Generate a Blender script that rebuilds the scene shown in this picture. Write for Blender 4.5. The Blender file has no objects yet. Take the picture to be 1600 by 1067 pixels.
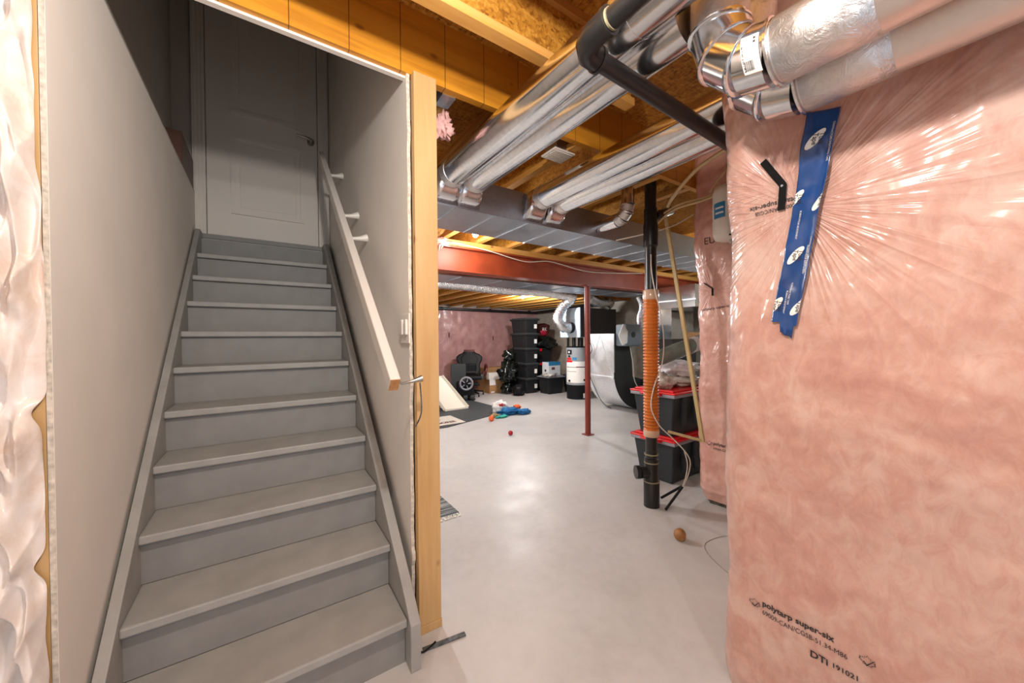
import bpy, bmesh, math, random
import numpy as np
from mathutils import Vector, Matrix, noise, Euler
random.seed(7)
sc = bpy.context.scene
col = bpy.data.collections.new('basement'); sc.collection.children.link(col)
PI = math.pi
# ------------------------------------------------------------------ camera
S = .2
CAM = Vector((1.239*S, -7.363*S, 6.741*S))
yaw, pit, rol, F = math.radians(34.125), math.radians(0.638), math.radians(-0.442), 573.04
fw = Vector((math.sin(yaw)*math.cos(pit), math.cos(yaw)*math.cos(pit), -math.sin(pit)))
rr = Vector((math.cos(yaw), -math.sin(yaw), 0)); uu = rr.cross(fw)
r2 = rr*math.cos(rol)+uu*math.sin(rol); u2 = uu*math.cos(rol)-rr*math.sin(rol)
cd = bpy.data.cameras.new('camera'); cam = bpy.data.objects.new('camera', cd); col.objects.link(cam)
cd.sensor_width = 36; cd.lens = F*36/1600; cd.clip_start = .02; cd.clip_end = 60
Mx = Matrix((r2, u2, -fw)).transposed().to_4x4(); Mx.translation = CAM
cam.matrix_world = Mx; sc.camera = cam
# ------------------------------------------------------------------ world, lamps, exposure
w = bpy.data.worlds.new('world'); sc.world = w; w.use_nodes = True
w.node_tree.nodes['Background'].inputs[0].default_value = (.80, .87, 1.0, 1)
w.node_tree.nodes['Background'].inputs[1].default_value = .95
sc.view_settings.view_transform = 'Standard'; sc.view_settings.look = 'None'
sc.view_settings.gamma = 1; sc.view_settings.use_curve_mapping = False
sc.view_settings.exposure = 0.5
# ceiling bulbs and added fill lamps: position of the bulb centre, watts, where the holder is screwed
BULBS = [((0.46, -1.0, 2.42), 52, 'white bulb in a porcelain holder on the joist in front of the stairs', (1.0, .93, .86)),
         ((1.975, 1.70, 2.375), 17, 'lit bulb between the joists just beyond the large flat duct', (1.0, .93, .84)),
         ((4.40, 4.28, 2.14), 100, 'lit bulb under the far joists above the storage bins', (.93, .97, 1.0)),
         ((0.30, -2.60, 2.42), 34, 'added fill bulb in a porcelain holder behind the camera', (1.0, .93, .86)),  # unseen lamp added to light the stairs from the front
         ((1.20, 2.90, 2.18), 85, 'added fill bulb hidden from view behind the stair wall', (.93, .97, 1.0)),  # lamp added out of sight to brighten the far floor
         ((5.6, .75, 2.10), 26, 'added unseen bulb beside the flat duct beyond the drain stack', (.93, .97, 1.0))]  # extra lamp added where no bulb is seen, kept hidden behind the column
LAMP_COL = (1.0, .91, .82)

# ------------------------------------------------------------------ materials
class N:
    def __init__(s, name):
        s.m = bpy.data.materials.new(name); s.m.use_nodes = True
        s.t = s.m.node_tree; s.b = s.t.nodes['Principled BSDF']; s._g = None
    def n(s, typ, ins=None, **kw):
        o = s.t.nodes.new(typ)
        for k, v in kw.items(): setattr(o, k, v)
        for k, v in (ins or {}).items():
            if isinstance(v, bpy.types.NodeSocket): s.t.links.new(v, o.inputs[k])
            else: o.inputs[k].default_value = v
        return o
    def set(s, k, v):
        if isinstance(v, bpy.types.NodeSocket): s.t.links.new(v, s.b.inputs[k])
        else: s.b.inputs[k].default_value = v
    def pos(s): return s.n('ShaderNodeNewGeometry').outputs['Position']
    def obj(s): return s.n('ShaderNodeTexCoord').outputs['Object']
    def map(s, v, scale=(1, 1, 1), rot=(0, 0, 0), loc=(0, 0, 0)):
        return s.n('ShaderNodeMapping', {'Vector': v, 'Scale': scale, 'Rotation': rot, 'Location': loc}).outputs[0]
    def noise(s, v, scale, detail=4, rough=.5, dist=0):
        return s.n('ShaderNodeTexNoise', {'Vector': v, 'Scale': scale, 'Detail': detail, 'Roughness': rough, 'Distortion': dist}).outputs['Fac']
    def ramp(s, f, stops):
        o = s.n('ShaderNodeValToRGB', {'Fac': f}); cr = o.color_ramp
        while len(cr.elements) < len(stops): cr.elements.new(.5)
        for e, (p, c) in zip(cr.elements, stops): e.position = p; e.color = (*c, 1) if len(c) == 3 else c
        return o.outputs[0]
    def math(s, op, a, b=0.0, c=None):
        o = s.n('ShaderNodeMath', operation=op)
        for i, v in enumerate((a, b) if c is None else (a, b, c)):
            if isinstance(v, bpy.types.NodeSocket): s.t.links.new(v, o.inputs[i])
            else: o.inputs[i].default_value = v
        return o.outputs[0]
    def bump(s, h, st=.3, dist=.01, nrm=None):
        d = {'Height': h, 'Strength': st, 'Distance': dist}
        if nrm is not None: d['Normal'] = nrm
        return s.n('ShaderNodeBump', d).outputs[0]
def lin(h):
    if isinstance(h, str):
        v = [int(h[i:i+2], 16)/255 for i in (0, 2, 4)]
    else: v = [x/255 for x in h]
    return tuple(x/12.92 if x <= .04045 else ((x+.055)/1.055)**2.4 for x in v)
def plain(name, c, rough=.5, metal=0, coat=0, nscale=0, namp=.12, bump=0, trans=0, emit=0):
    a = N(name); c = lin(c)
    if nscale:
        f = a.noise(a.obj(), nscale, 5)
        lo = tuple(x*(1-namp*2) for x in c); hi = tuple(min(1, x*(1+namp*2)) for x in c)
        a.set('Base Color', a.ramp(f, [(.3, lo), (.7, hi)]))
        if bump: a.set('Normal', a.bump(f, bump, .005))
    else: a.set('Base Color', (*c, 1))
    a.set('Roughness', rough); a.set('Metallic', metal)
    if name.startswith('black_v') or name.startswith('black_s') or name.startswith('charcoal') or name.startswith('dark_grey'): a.set('Specular IOR Level', .25)
    if coat: a.set('Coat Weight', coat); a.set('Coat Roughness', .1)
    if trans: a.set('Transmission Weight', trans)
    if emit: a.set('Emission Color', (*c, 1)); a.set('Emission Strength', emit)
    return a.m
MT = {}
def M_floor():
    a = N('painted_concrete_floor'); p = a.pos()
    n1 = a.noise(p, 1.3, 6, .6); n2 = a.noise(p, 14, 6, .65)
    f = a.math('ADD', a.math('MULTIPLY', n1, .65), a.math('MULTIPLY', n2, .35))
    a.set('Base Color', a.ramp(f, [(.33, (.45, .435, .425)), (.5, (.53, .515, .505)), (.68, (.58, .565, .555))]))
    a.set('Roughness', a.ramp(a.noise(p, 3, 5), [(.3, (.36,)*3), (.7, (.52,)*3)])); a.set('Specular IOR Level', .5)
    a.set('Normal', a.bump(a.noise(p, 30, 4), .12, .004)); return a.m
def M_osb():
    a = N('oriented_strand_board'); p = a.map(a.pos(), (1, 1, 1))
    v = a.n('ShaderNodeTexVoronoi', {'Vector': a.map(p, (30, 85, 60), (0.5, 0.4, .6)), 'Scale': 1.0}, feature='F1')
    v2 = a.n('ShaderNodeTexVoronoi', {'Vector': a.map(p, (90, 28, 70), (.4, .6, -.4)), 'Scale': 1.0}, feature='F1')
    s_ = a.n('ShaderNodeSeparateColor', {'Color': v.outputs['Color']}).outputs[0]
    s2 = a.n('ShaderNodeSeparateColor', {'Color': v2.outputs['Color']}).outputs[1]
    f = a.math('ADD', a.math('MULTIPLY', s_, .5), a.math('MULTIPLY', s2, .5))
    a.set('Base Color', a.ramp(f, [(.10, lin('8a5618')), (.35, lin('b07626')), (.6, lin('c0862e')), (.9, lin('d29a44'))]))
    a.set('Roughness', .55); a.set('Normal', a.bump(f, .5, .004)); return a.m
def M_wood(name, cols, axis=1, rough=.5, scale=1., bump=.2, stamp=False):
    a = N(name); p = a.obj()
    sc3 = [26*scale]*3; sc3[axis] = 1.6*scale
    n = a.noise(a.map(p, sc3), 1.0, 6, .6, .6)
    n2 = a.noise(p, 2.2, 3)
    f = a.math('ADD', a.math('MULTIPLY', n, .7), a.math('MULTIPLY', n2, .3))
    c = a.ramp(f, [(.3, lin(cols[0])), (.5, lin(cols[1])), (.72, lin(cols[2]))])
    # knots
    v = a.n('ShaderNodeTexVoronoi', {'Vector': a.map(p, [3.1 if i != axis else 1.9 for i in range(3)]), 'Scale': 2.2}).outputs['Distance']
    k = a.ramp(v, [(.045, (1, 1, 1)), (.11, (0, 0, 0))])
    mx = a.n('ShaderNodeMix', {0: k, 6: c, 7: (*lin(cols[3] if len(cols) > 3 else cols[0]), 1)}, data_type='RGBA')
    c = mx.outputs[2]
    if stamp:
        pp = a.n('ShaderNodeSeparateXYZ', {0: p}).outputs[0]
        l = a.math('ABSOLUTE', a.math('SUBTRACT', a.math('FRACT', a.math('MULTIPLY', pp, 4.7)), .5))
        l = a.ramp(l, [(.0, (1,)*3), (.014, (0,)*3)])
        c = a.n('ShaderNodeMix', {0: l, 6: c, 7: (*lin('4a2c0e'), 1)}, data_type='RGBA').outputs[2]
    a.set('Base Color', c); a.set('Roughness', rough); a.set('Normal', a.bump(n, bump, .003)); return a.m
def M_metal(name, c=(.80, .81, .82), rough=.24, spangle=.10, crinkle=0, bscale=40):
    a = N(name); p = a.pos()
    v = a.n('ShaderNodeTexVoronoi', {'Vector': p, 'Scale': 60.0}).outputs['Color']
    s_ = a.n('ShaderNodeSeparateColor', {'Color': v}).outputs[0]
    n = a.noise(p, 5, 5)
    lo = tuple(x*(1-spangle) for x in c)
    a.set('Base Color', a.ramp(s_, [(0, lo), (1, c)])); a.set('Metallic', 1)
    a.set('Roughness', a.ramp(n, [(.3, (rough*.85,)*3), (.7, (rough*1.25,)*3)]))
    if crinkle:
        h = a.noise(p, bscale, 5, .65, 1.2); a.set('Normal', a.bump(h, crinkle, .012))
    else: a.set('Normal', a.bump(a.noise(p, 6, 2), .05, .01))
    return a.m
def M_poly(name, base, centers, ax=(1, 2), coat=.9, streak=1.0, cr=.20, gn=.10):
    """pink glass-fibre batt seen through clear polyethylene sheet; creases radiate from the fixing points"""
    a = N(name); p = a.pos()
    n1 = a.noise(p, 2.6, 6, .62, .6); n2 = a.noise(a.map(p, (6, 16, 10), (.5, .2, .3)), 1.2, 6, .7, .8)
    f = a.math('ADD', a.math('MULTIPLY', n1, .6), a.math('MULTIPLY', n2, .4))
    a.set('Base Color', a.ramp(f, [(.30, lin(base[0])), (.46, lin(base[1])), (.56, lin(base[2])), (.72, lin(base[3]))]))
    a.set('Roughness', .55)
    sx = a.n('ShaderNodeSeparateXYZ', {0: p})
    H = None
    for (c0, c1, kk, rad) in centers:
        du = a.math('SUBTRACT', sx.outputs[ax[0]], c0); dv = a.math('SUBTRACT', sx.outputs[ax[1]], c1)
        ang = a.math('ARCTAN2', dv, du)
        r_ = a.math('SQRT', a.math('ADD', a.math('MULTIPLY', du, du), a.math('MULTIPLY', dv, dv)))
        vec = a.n('ShaderNodeCombineXYZ', {0: a.math('MULTIPLY', ang, kk), 1: a.math('MULTIPLY', r_, 1.1), 2: c0*7}).outputs[0]
        nn = a.noise(vec, 1.0, 2, .5)
        rid = a.math('SUBTRACT', 1.0, a.math('MULTIPLY', a.math('ABSOLUTE', a.math('SUBTRACT', nn, .5)), 7.0))
        rid = a.math('MAXIMUM', rid, 0.0)
        fo = a.math('MULTIPLY', a.math('MINIMUM', a.math('MULTIPLY', r_, 14.0), 1.0), a.math('MAXIMUM', a.math('SUBTRACT', 1.0, a.math('DIVIDE', r_, rad)), 0.0))
        h = a.math('MULTIPLY', rid, fo)
        H = h if H is None else a.math('ADD', H, h)
    g = a.noise(a.map(p, (3, 3, 1.6)), 1.5, 2, .45, .8)
    g2 = a.math('MULTIPLY', a.noise(p, 9, 2, .45, .6), gn)
    G = a.math('ADD', g, g2)
    nb = a.bump(G, .55, .035); nn_ = a.bump(G, .35, .02)
    if H is not None: nb = a.bump(H, 1.0, .011*streak, nb); nn_ = a.bump(H, .45, .008*streak, nn_)
    a.set('Normal', nn_)
    a.set('Coat Weight', coat); a.set('Coat Roughness', cr); a.set('Coat IOR', 1.5)
    a.t.links.new(nb, a.b.inputs['Coat Normal'])
    return a.m
MT['floor'] = M_floor(); MT['osb'] = M_osb()
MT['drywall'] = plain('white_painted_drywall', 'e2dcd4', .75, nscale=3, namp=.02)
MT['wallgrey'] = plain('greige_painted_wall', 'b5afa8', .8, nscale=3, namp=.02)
MT['gypsum'] = plain('raw_gypsum_edge', 'c9c0b2', .9, nscale=60, namp=.15, bump=.6)
MT['door'] = plain('white_door_paint', 'dad4cc', .55)
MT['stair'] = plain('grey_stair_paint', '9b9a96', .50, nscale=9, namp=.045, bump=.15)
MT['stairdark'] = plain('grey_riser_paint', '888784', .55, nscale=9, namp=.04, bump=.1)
MT['joist'] = M_wood('joist_web_board', ('7a4310', 'b8701e', 'd08a2c', '5a300c'), 0, .5, .6)
MT['joisty'] = M_wood('joist_web_board_long', ('8a5216', 'bf7d26', 'd89a3c', '5a300c'), 1, .5, .6)
MT['lvl'] = M_wood('laminated_header', ('a0621a', 'd08c26', 'dc9c38', '9a5c18'), 0, .42, .5, .1, True)
MT['flange'] = M_wood('joist_flange_wood', ('b07430', 'cc9448', 'd8a864', '8a5a26'), 0, .6, .8)
MT['flangey'] = M_wood('joist_flange_wood_long', ('b07430', 'cc9448', 'd8a864', '8a5a26'), 1, .6, .8)
MT['stud'] = M_wood('pine_stud', ('bc9258', 'c9a26c', 'd2ae7e', '8e6030'), 2, .55, .7, .12)
MT['batten'] = M_wood('pale_batten', ('b09a68', 'c4ae7c', 'd0bc8c', '8f7848'), 2, .6)
MT['rail'] = plain('white_handrail_paint', 'd9d3cb', .5)
MT['railend'] = plain('cut_wood_end', 'c48f5c', .7, nscale=50, namp=.1)
MT['galv'] = M_metal('galvanised_steel', (.80, .81, .83), .15)
MT['galvd'] = M_metal('dull_galvanised_steel', (.50, .54, .60), .36)
MT['galvb'] = M_metal('bright_sheet_metal', (.88, .90, .93), .46)
MT['foil'] = M_metal('crinkled_foil', (.74, .71, .69), .42, .05, .5, 22)
MT['foiltape'] = M_metal('foil_tape', (.74, .70, .67), .42, .03, .12, 9)
MT['flex'] = M_metal('silver_flexible_duct', (.80, .80, .82), .25, .05, .7, 30)
MT['abs'] = plain('black_drain_plastic', '1c1b1b', .32)
MT['absband'] = plain('grey_glue_ring', '8c8468', .5)
MT['orange'] = plain('orange_corrugated_plastic', 'c56a20', .22, nscale=4, namp=.12)
MT['clear'] = plain('clear_tape', 'c9a58c', .25, coat=.6)
MT['steelred'] = plain('red_oxide_primer', '913c1e', .5, nscale=5, namp=.12)
MT['steelpost'] = plain('red_oxide_post', '7c2d22', .45, nscale=5, namp=.08)
MT['concrete'] = plain('grey_concrete', 'a1988a', .85, nscale=5, namp=.12, bump=.3)
MT['blackpl'] = plain('black_storage_plastic', '232426', .42)
MT['darkpl'] = plain('charcoal_storage_plastic', '33373b', .4)
MT['redpl'] = plain('red_lid_plastic', 'd8141c', .3)
MT['greypl'] = plain('grey_latch_plastic', '8c8b93', .4)
MT['white'] = plain('white_paper', 'e6e4e0', .6)
MT['whitepl'] = plain('white_plastic', 'e4dfd6', .35)
MT['card'] = plain('brown_cardboard', 'a37b50', .85, nscale=8, namp=.06)
MT['darkbox'] = plain('dark_brown_wood', '5a3d30', .5, nscale=10, namp=.1)
MT['black'] = plain('black_vinyl', '101013', .5)
MT['blackbag'] = plain('black_bag_plastic', '111613', .22, nscale=9, namp=.3, bump=1.0)
MT['brownblk'] = plain('dark_brown_enamel', '332d2b', .5)
MT['dgrey'] = plain('dark_grey_enamel', '3c3f40', .4)
MT['lbluegrey'] = plain('pale_blue_grey_enamel', 'a9bac6', .4)
MT['tankgrey'] = plain('heater_grey_enamel', '8f9296', .4)
MT['humid'] = plain('slate_plastic', '707a82', .5)
MT['blue'] = plain('blue_fabric', '1767a0', .8, nscale=40, namp=.3, bump=.5)
MT['teal'] = plain('teal_plastic', '1fa594', .5)
MT['redc'] = plain('red_toy', 'c02a2a', .5)
MT['crimson'] = plain('crimson_ball', 'a5122f', .5)
MT['orangeb'] = plain('orange_ball', 'e2622a', .6)
MT['tan'] = plain('tan_toy', 'b09468', .7)
MT['rubber'] = plain('black_rubber_mat', '3c4144', .7, nscale=30, namp=.1)
MT['rampw'] = plain('cream_board', 'e4dccb', .45)
MT['mat'] = plain('beige_mat', 'd2cabf', .9, nscale=60, namp=.08)
MT['ink'] = plain('black_ink', '2e2a2c', .6)
MT['inkred'] = plain('brown_ink', '5a2f2c', .8)
MT['tape'] = plain('blue_sheathing_tape', '16417c', .25, coat=.5, nscale=10, namp=.1)
MT['lampw'] = plain('porcelain', 'e8e4dc', .3)
MT['cable'] = plain('white_cable', 'd8d0c4', .45)
MT['cabley'] = plain('cream_cable', 'cdb489', .5)
MT['strap'] = plain('grey_strap', '55595c', .7, nscale=60, namp=.3)
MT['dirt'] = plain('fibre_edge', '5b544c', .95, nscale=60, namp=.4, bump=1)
MT['pinkwool'] = plain('pink_glass_wool', 'dcaaa4', .95, nscale=30, namp=.1, bump=1)
MT['nickel'] = M_metal('satin_nickel', (.45, .42, .38), .35)
MT['greenroll'] = plain('green_grey_wrap', '6f7d76', .25, coat=.7, nscale=6, namp=.2)
MT['clearbag'] = plain('clear_bag', 'c9c2b8', .2, coat=.9, nscale=12, namp=.2, bump=1)
MT['whitebag'] = plain('white_bag', 'dcd6da', .3, coat=.5, nscale=10, namp=.1, bump=1)
MT['redbag'] = plain('dark_red_bag', '4a1416', .35, nscale=9, namp=.4, bump=.6)
MT['boxwhite'] = plain('white_printed_carton', 'cfd3d6', .6)
MT['boxblue'] = plain('blue_printed_carton', '2a78a8', .5)
MT['leather'] = plain('brown_wood_ball', 'a87546', .45, nscale=9, namp=.25)
MT['strapblk'] = plain('black_v_strap', '0c0b0b', .85)
MT['seam'] = plain('old_floor_crack', '8f8983', .9)
a = N('woven_rug'); pp = a.n('ShaderNodeSeparateXYZ', {0: a.obj()})
wv = a.n('ShaderNodeTexNoise', {'Vector': a.map(a.obj(), (3, 90, 1)), 'Scale': 1.0, 'Detail': 3.0}).outputs['Fac']
a.set('Base Color', a.ramp(wv, [(.38, lin('262c33')), (.5, lin('5d656b')), (.62, lin('a8a8a4'))])); a.set('Roughness', .95); a.set('Normal', a.bump(wv, .8, .004)); MT['rug'] = a.m
a = N('lit_bulb_glass'); a.set('Base Color', (1, .95, .85, 1)); a.set('Emission Color', (1, .93, .82, 1)); a.set('Emission Strength', 30.); MT['bulb'] = a.m
PINK = ('b07a6f', 'c39485', 'cca799', 'd4b8ac')
MT['poly_near'] = M_poly('insulation_under_sheet_near', PINK, [(-.985, 1.78, 7.0, .70), (-.935, 1.86, 6.0, .26)])
MT['poly_col'] = M_poly('insulation_under_sheet_column', ('c68c82', 'd29a8c', 'dcab9d', 'e4bab0'), [(.02, 1.70, 4.5, .40), (.05, 1.1, 4, .3)], gn=.25)
MT['poly_far'] = M_poly('insulation_under_sheet_far', ('a57676', 'b28280', 'bb8e88', 'c49a92'), [(4.15, 1.42, 6, .45), (5.45, 1.33, 6, .45)], (0, 2), .7)
MT['poly_left'] = M_poly('insulation_under_sheet_left', ('c8a88e', 'dccdc2', 'e4dcd6', 'eae5e2'), [], (0, 2), 1.0, 1.0, .14)

# ------------------------------------------------------------------ mesh helper
class MB:
    def __init__(s): s.v = []; s.f = []
    def add(s, vs, fs):
        o = len(s.v); s.v += [Vector(q) for q in vs]; s.f += [tuple(i+o for i in q) for q in fs]; return s
    def box(s, a, b, taper=0):
        (x0, y0, z0), (x1, y1, z1) = a, b
        t = taper
        vs = [(x0+t, y0+t, z0), (x1-t, y0+t, z0), (x1-t, y1-t, z0), (x0+t, y1-t, z0), (x0, y0, z1), (x1, y0, z1), (x1, y1, z1), (x0, y1, z1)]
        return s.add(vs, [(0, 3, 2, 1), (4, 5, 6, 7), (0, 1, 5, 4), (1, 2, 6, 5), (2, 3, 7, 6), (3, 0, 4, 7)])
    def bar(s, p, q, wd, th, up=(0, 0, 1)):
        p, q = Vector(p), Vector(q); d = (q-p).normalized(); up = Vector(up)
        a = d.cross(up).normalized()*wd/2; b = a.cross(d).normalized()*th/2
        vs = [p-a-b, p+a-b, p+a+b, p-a+b, q-a-b, q+a-b, q+a+b, q-a+b]
        return s.add(vs, [(0, 1, 2, 3), (7, 6, 5, 4), (0, 4, 5, 1), (1, 5, 6, 2), (2, 6, 7, 3), (3, 7, 4, 0)])
    def tube(s, pts, r, n=12, cap=True):
        pts = [Vector(p) for p in pts]; rs = r if isinstance(r, (list, tuple)) else [r]*len(pts)
        rings = []; prev = None
        for i, p in enumerate(pts):
            t = (pts[min(i+1, len(pts)-1)]-pts[max(i-1, 0)])
            t = t.normalized() if t.length > 1e-9 else Vector((0, 0, 1))
            if prev is None:
                a = t.orthogonal().normalized()
            else:
                a = prev-t*prev.dot(t); a = a.normalized() if a.length > 1e-6 else t.orthogonal().normalized()
            prev = a; b = t.cross(a)
            rings.append([p+(a*math.cos(2*PI*k/n)+b*math.sin(2*PI*k/n))*rs[i] for k in range(n)])
        vs = [q for rg in rings for q in rg]; fs = []
        for i in range(len(pts)-1):
            for k in range(n): fs.append((i*n+k, i*n+(k+1) % n, (i+1)*n+(k+1) % n, (i+1)*n+k))
        if cap: fs.append(tuple(range(n-1, -1, -1))); fs.append(tuple((len(pts)-1)*n+k for k in range(n)))
        return s.add(vs, fs)
    def cyl(s, p, q, r, n=24): return s.tube([p, q], r, n)
    def lathe(s, prof, n=24, c=(0, 0, 0)):
        vs = []; fs = []; m = len(prof)
        for (r, z) in prof:
            for k in range(n): vs.append((c[0]+r*math.cos(2*PI*k/n), c[1]+r*math.sin(2*PI*k/n), c[2]+z))
        for i in range(m-1):
            for k in range(n): fs.append((i*n+k, i*n+(k+1) % n, (i+1)*n+(k+1) % n, (i+1)*n+k))
        fs.append(tuple(range(n-1, -1, -1))); fs.append(tuple((m-1)*n+k for k in range(n)))
        return s.add(vs, fs)
    def prism(s, poly, vec):
        n = len(poly); vec = Vector(vec); a = [Vector(p) for p in poly]
        vs = a+[p+vec for p in a]
        fs = [tuple(range(n-1, -1, -1)), tuple(range(n, 2*n))]+[(i, (i+1) % n, n+(i+1) % n, n+i) for i in range(n)]
        return s.add(vs, fs)
    def grid(s, nu, nv, fn):
        vs = [fn(i/(nu-1), j/(nv-1)) for j in range(nv) for i in range(nu)]
        fs = [(j*nu+i, j*nu+i+1, (j+1)*nu+i+1, (j+1)*nu+i) for j in range(nv-1) for i in range(nu-1)]
        return s.add(vs, fs)
    def blob(s, c, r, seed=0, amp=.25, n=20, fr=2.0, flat=.25):
        c = Vector(c); m = n//2+1; vs = []; fs = []
        for j in range(m):
            th = PI*j/(m-1)
            for k in range(n):
                ph = 2*PI*k/n; d = Vector((math.sin(th)*math.cos(ph), math.sin(th)*math.sin(ph), math.cos(th)))
                q = 1+amp*noise.noise(d*fr+Vector((seed*3.1, seed*1.7, seed)))*1.6
                p = Vector((d.x*r[0]*q, d.y*r[1]*q, d.z*r[2]*q))
                if p.z < -r[2]*(1-flat): p.z = -r[2]*(1-flat)
                vs.append(c+p)
        for j in range(m-1):
            for k in range(n): fs.append((j*n+k, (j+1)*n+k, (j+1)*n+(k+1) % n, j*n+(k+1) % n))
        return s.add(vs, fs)
    def build(s, name, mat, parent=None, smooth=None, bevel=0, thick=0, weld=True):
        me = bpy.data.meshes.new(name)
        xs = [v.x for v in s.v]; ys = [v.y for v in s.v]; zs = [v.z for v in s.v]
        o = Vector(((min(xs)+max(xs))/2, (min(ys)+max(ys))/2, min(zs)))
        me.from_pydata([v-o for v in s.v], [], s.f); me.validate(); me.update()
        bm = bmesh.new(); bm.from_mesh(me)
        if weld: bmesh.ops.remove_doubles(bm, verts=bm.verts, dist=1e-5)
        bmesh.ops.recalc_face_normals(bm, faces=bm.faces); bm.to_mesh(me); bm.free()
        me.materials.append(MT[mat] if isinstance(mat, str) else mat)
        ob = bpy.data.objects.new(name, me); col.objects.link(ob); ob.location = o
        if parent is not None:
            ob.parent = parent
            if parent.type == 'MESH': ob.location = o-parent.location   # sub-part: world-less local shift
        if smooth is not None:
            me.shade_smooth() if hasattr(me, 'shade_smooth') else None
            if smooth < 179: me.set_sharp_from_angle(angle=math.radians(smooth))
        if thick:
            md = ob.modifiers.new('thickness', 'SOLIDIFY'); md.thickness = thick; md.offset = 0
        if bevel:
            md = ob.modifiers.new('bevel', 'BEVEL'); md.width = bevel; md.segments = 2; md.limit_method = 'ANGLE'
        return ob
def tag(o, label=None, cat=None, group=None, kind=None):
    if label: o['label'] = label
    if cat: o['category'] = cat
    if group: o['group'] = group
    if kind: o['kind'] = kind
    return o
def thing(name, label, cat, loc=(0, 0, 0), rz=0, group=None):
    o = bpy.data.objects.new(name, None); o.empty_display_size = .1; col.objects.link(o)
    o.location = loc; o.rotation_euler = (0, 0, rz); return tag(o, label, cat, group)
def struct(o): o['kind'] = 'structure'; return o
def copy_tree(o, parent=None):
    c = o.copy(); col.objects.link(c); c.parent = parent
    for ch in [q for q in bpy.data.objects if q.parent == o]: copy_tree(ch, c)
    return c
def text_mb(s, size, fn, bold=0.0, align='LEFT'):
    """letters as a flat mesh mapped by fn(x, y) -> Vector"""
    cu = bpy.data.curves.new('t', 'FONT'); cu.body = s; cu.size = size; cu.align_x = align; cu.offset = bold; cu.resolution_u = 3
    ob = bpy.data.objects.new('t', cu); col.objects.link(ob); bpy.context.view_layer.update()
    dg = bpy.context.evaluated_depsgraph_get(); me = bpy.data.meshes.new_from_object(ob.evaluated_get(dg))
    m = MB(); m.add([fn(v.co.x, v.co.y) for v in me.vertices], [tuple(p.vertices) for p in me.polygons])
    bpy.data.objects.remove(ob); bpy.data.curves.remove(cu); bpy.data.meshes.remove(me); return m
B = lambda a, b, t=0: MB().box(a, b, t)

# ================================================================== SETTING
struct(B((-3, -4, -.12), (7.2, 7.4, 0)).build('floor', 'floor'))
struct(MB().box((-3, -4, 2.84), (7.2, .18, 2.862)).box((.93, .18, 2.84), (7.2, 1.6, 2.862)).build('ceiling', 'osb'))
struct(B((.80, 1.6, 2.66), (7.2, 3.82, 2.682)).build('ceiling', 'osb'))
struct(B((.80, 3.80, 2.42), (7.2, 7.4, 2.442)).build('ceiling', 'osb'))
# stair walls: left drywall below the ledge, recessed upper wall, door wall
struct(B((-.212, -.035, 0), (-.2, 2.48, 2.55)).build('wall_left', 'drywall'))
struct(B((-.211, -.037, 0), (-.201, -.035, 2.55)).build('trim_1', 'gypsum'))
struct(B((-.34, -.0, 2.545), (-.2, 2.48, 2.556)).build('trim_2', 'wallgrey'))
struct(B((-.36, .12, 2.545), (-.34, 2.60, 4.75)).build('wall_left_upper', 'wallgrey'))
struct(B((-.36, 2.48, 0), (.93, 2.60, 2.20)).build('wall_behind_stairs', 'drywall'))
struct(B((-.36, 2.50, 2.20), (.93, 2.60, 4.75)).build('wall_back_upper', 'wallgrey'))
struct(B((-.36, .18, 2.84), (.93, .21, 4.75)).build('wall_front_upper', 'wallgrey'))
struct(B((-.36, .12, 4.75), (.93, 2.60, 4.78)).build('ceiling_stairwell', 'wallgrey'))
# right stair wall: two drywall faces
m = MB()
def ragged(z): return .165+.010*noise.noise(Vector((z*9, 2, 0)))+.006*noise.noise(Vector((z*35, 5, 0)))-(.014 if abs(z-1.14) < .02 or abs(z-.36) < .03 else 0)
n = 90; poly = [(.795, ragged(2.54*i/n), 2.54*i/n) for i in range(n+1)]+[(.795, 2.48, 2.54), (.795, 2.48, 0)]
m.prism(poly, (.013, 0, 0)); struct(m.build('wall_right_of_stairs', 'drywall'))
struct(B((.795, .2, 2.54), (.93, 2.5, 4.75)).build('wall_right_upper', 'drywall'))
struct(B((.918, .17, 0), (.93, 7.2, 2.36)).build('wall_stair_side', 'drywall'))
m = MB()
for i in range(n): m.add([(.794, ragged(2.54*i/n)-.001, 2.54*i/n), (.809, ragged(2.54*i/n)-.001, 2.54*i/n), (.809, ragged(2.54*(i+1)/n)-.001, 2.54*(i+1)/n), (.794, ragged(2.54*(i+1)/n)-.001, 2.54*(i+1)/n)], [(0, 1, 2, 3)])
struct(m.build('trim_3', 'gypsum'))
struct(B((-.2, .186, 2.530), (.81, .21, 2.54)).build('trim_4', 'drywall'))
# room walls
struct(B((.93, 7.2, 0), (7.2, 7.4, 2.66)).build('wall_far', 'concrete'))
struct(B((7.0, -.1, 0), (7.2, 7.2, 2.66)).build('wall_right', 'concrete'))
struct(B((3.30, -.12, 0), (7.0, .02, 2.84)).build('wall_near_right', 'concrete'))
struct(B((1.90, -3.9, 0), (2.1, -.95, 2.84)).build('wall_right_near', 'concrete'))
struct(B((2.1, -.97, 0), (3.3, -.85, 2.84)).build('wall_recess', 'concrete'))
struct(B((-1.6, .06, 0), (-.26, .12, 2.84)).build('wall_left_near', 'concrete'))
struct(B((-1.7, -3.9, 0), (-1.6, .12, 2.84)).build('wall_left_side', 'drywall'))

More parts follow.
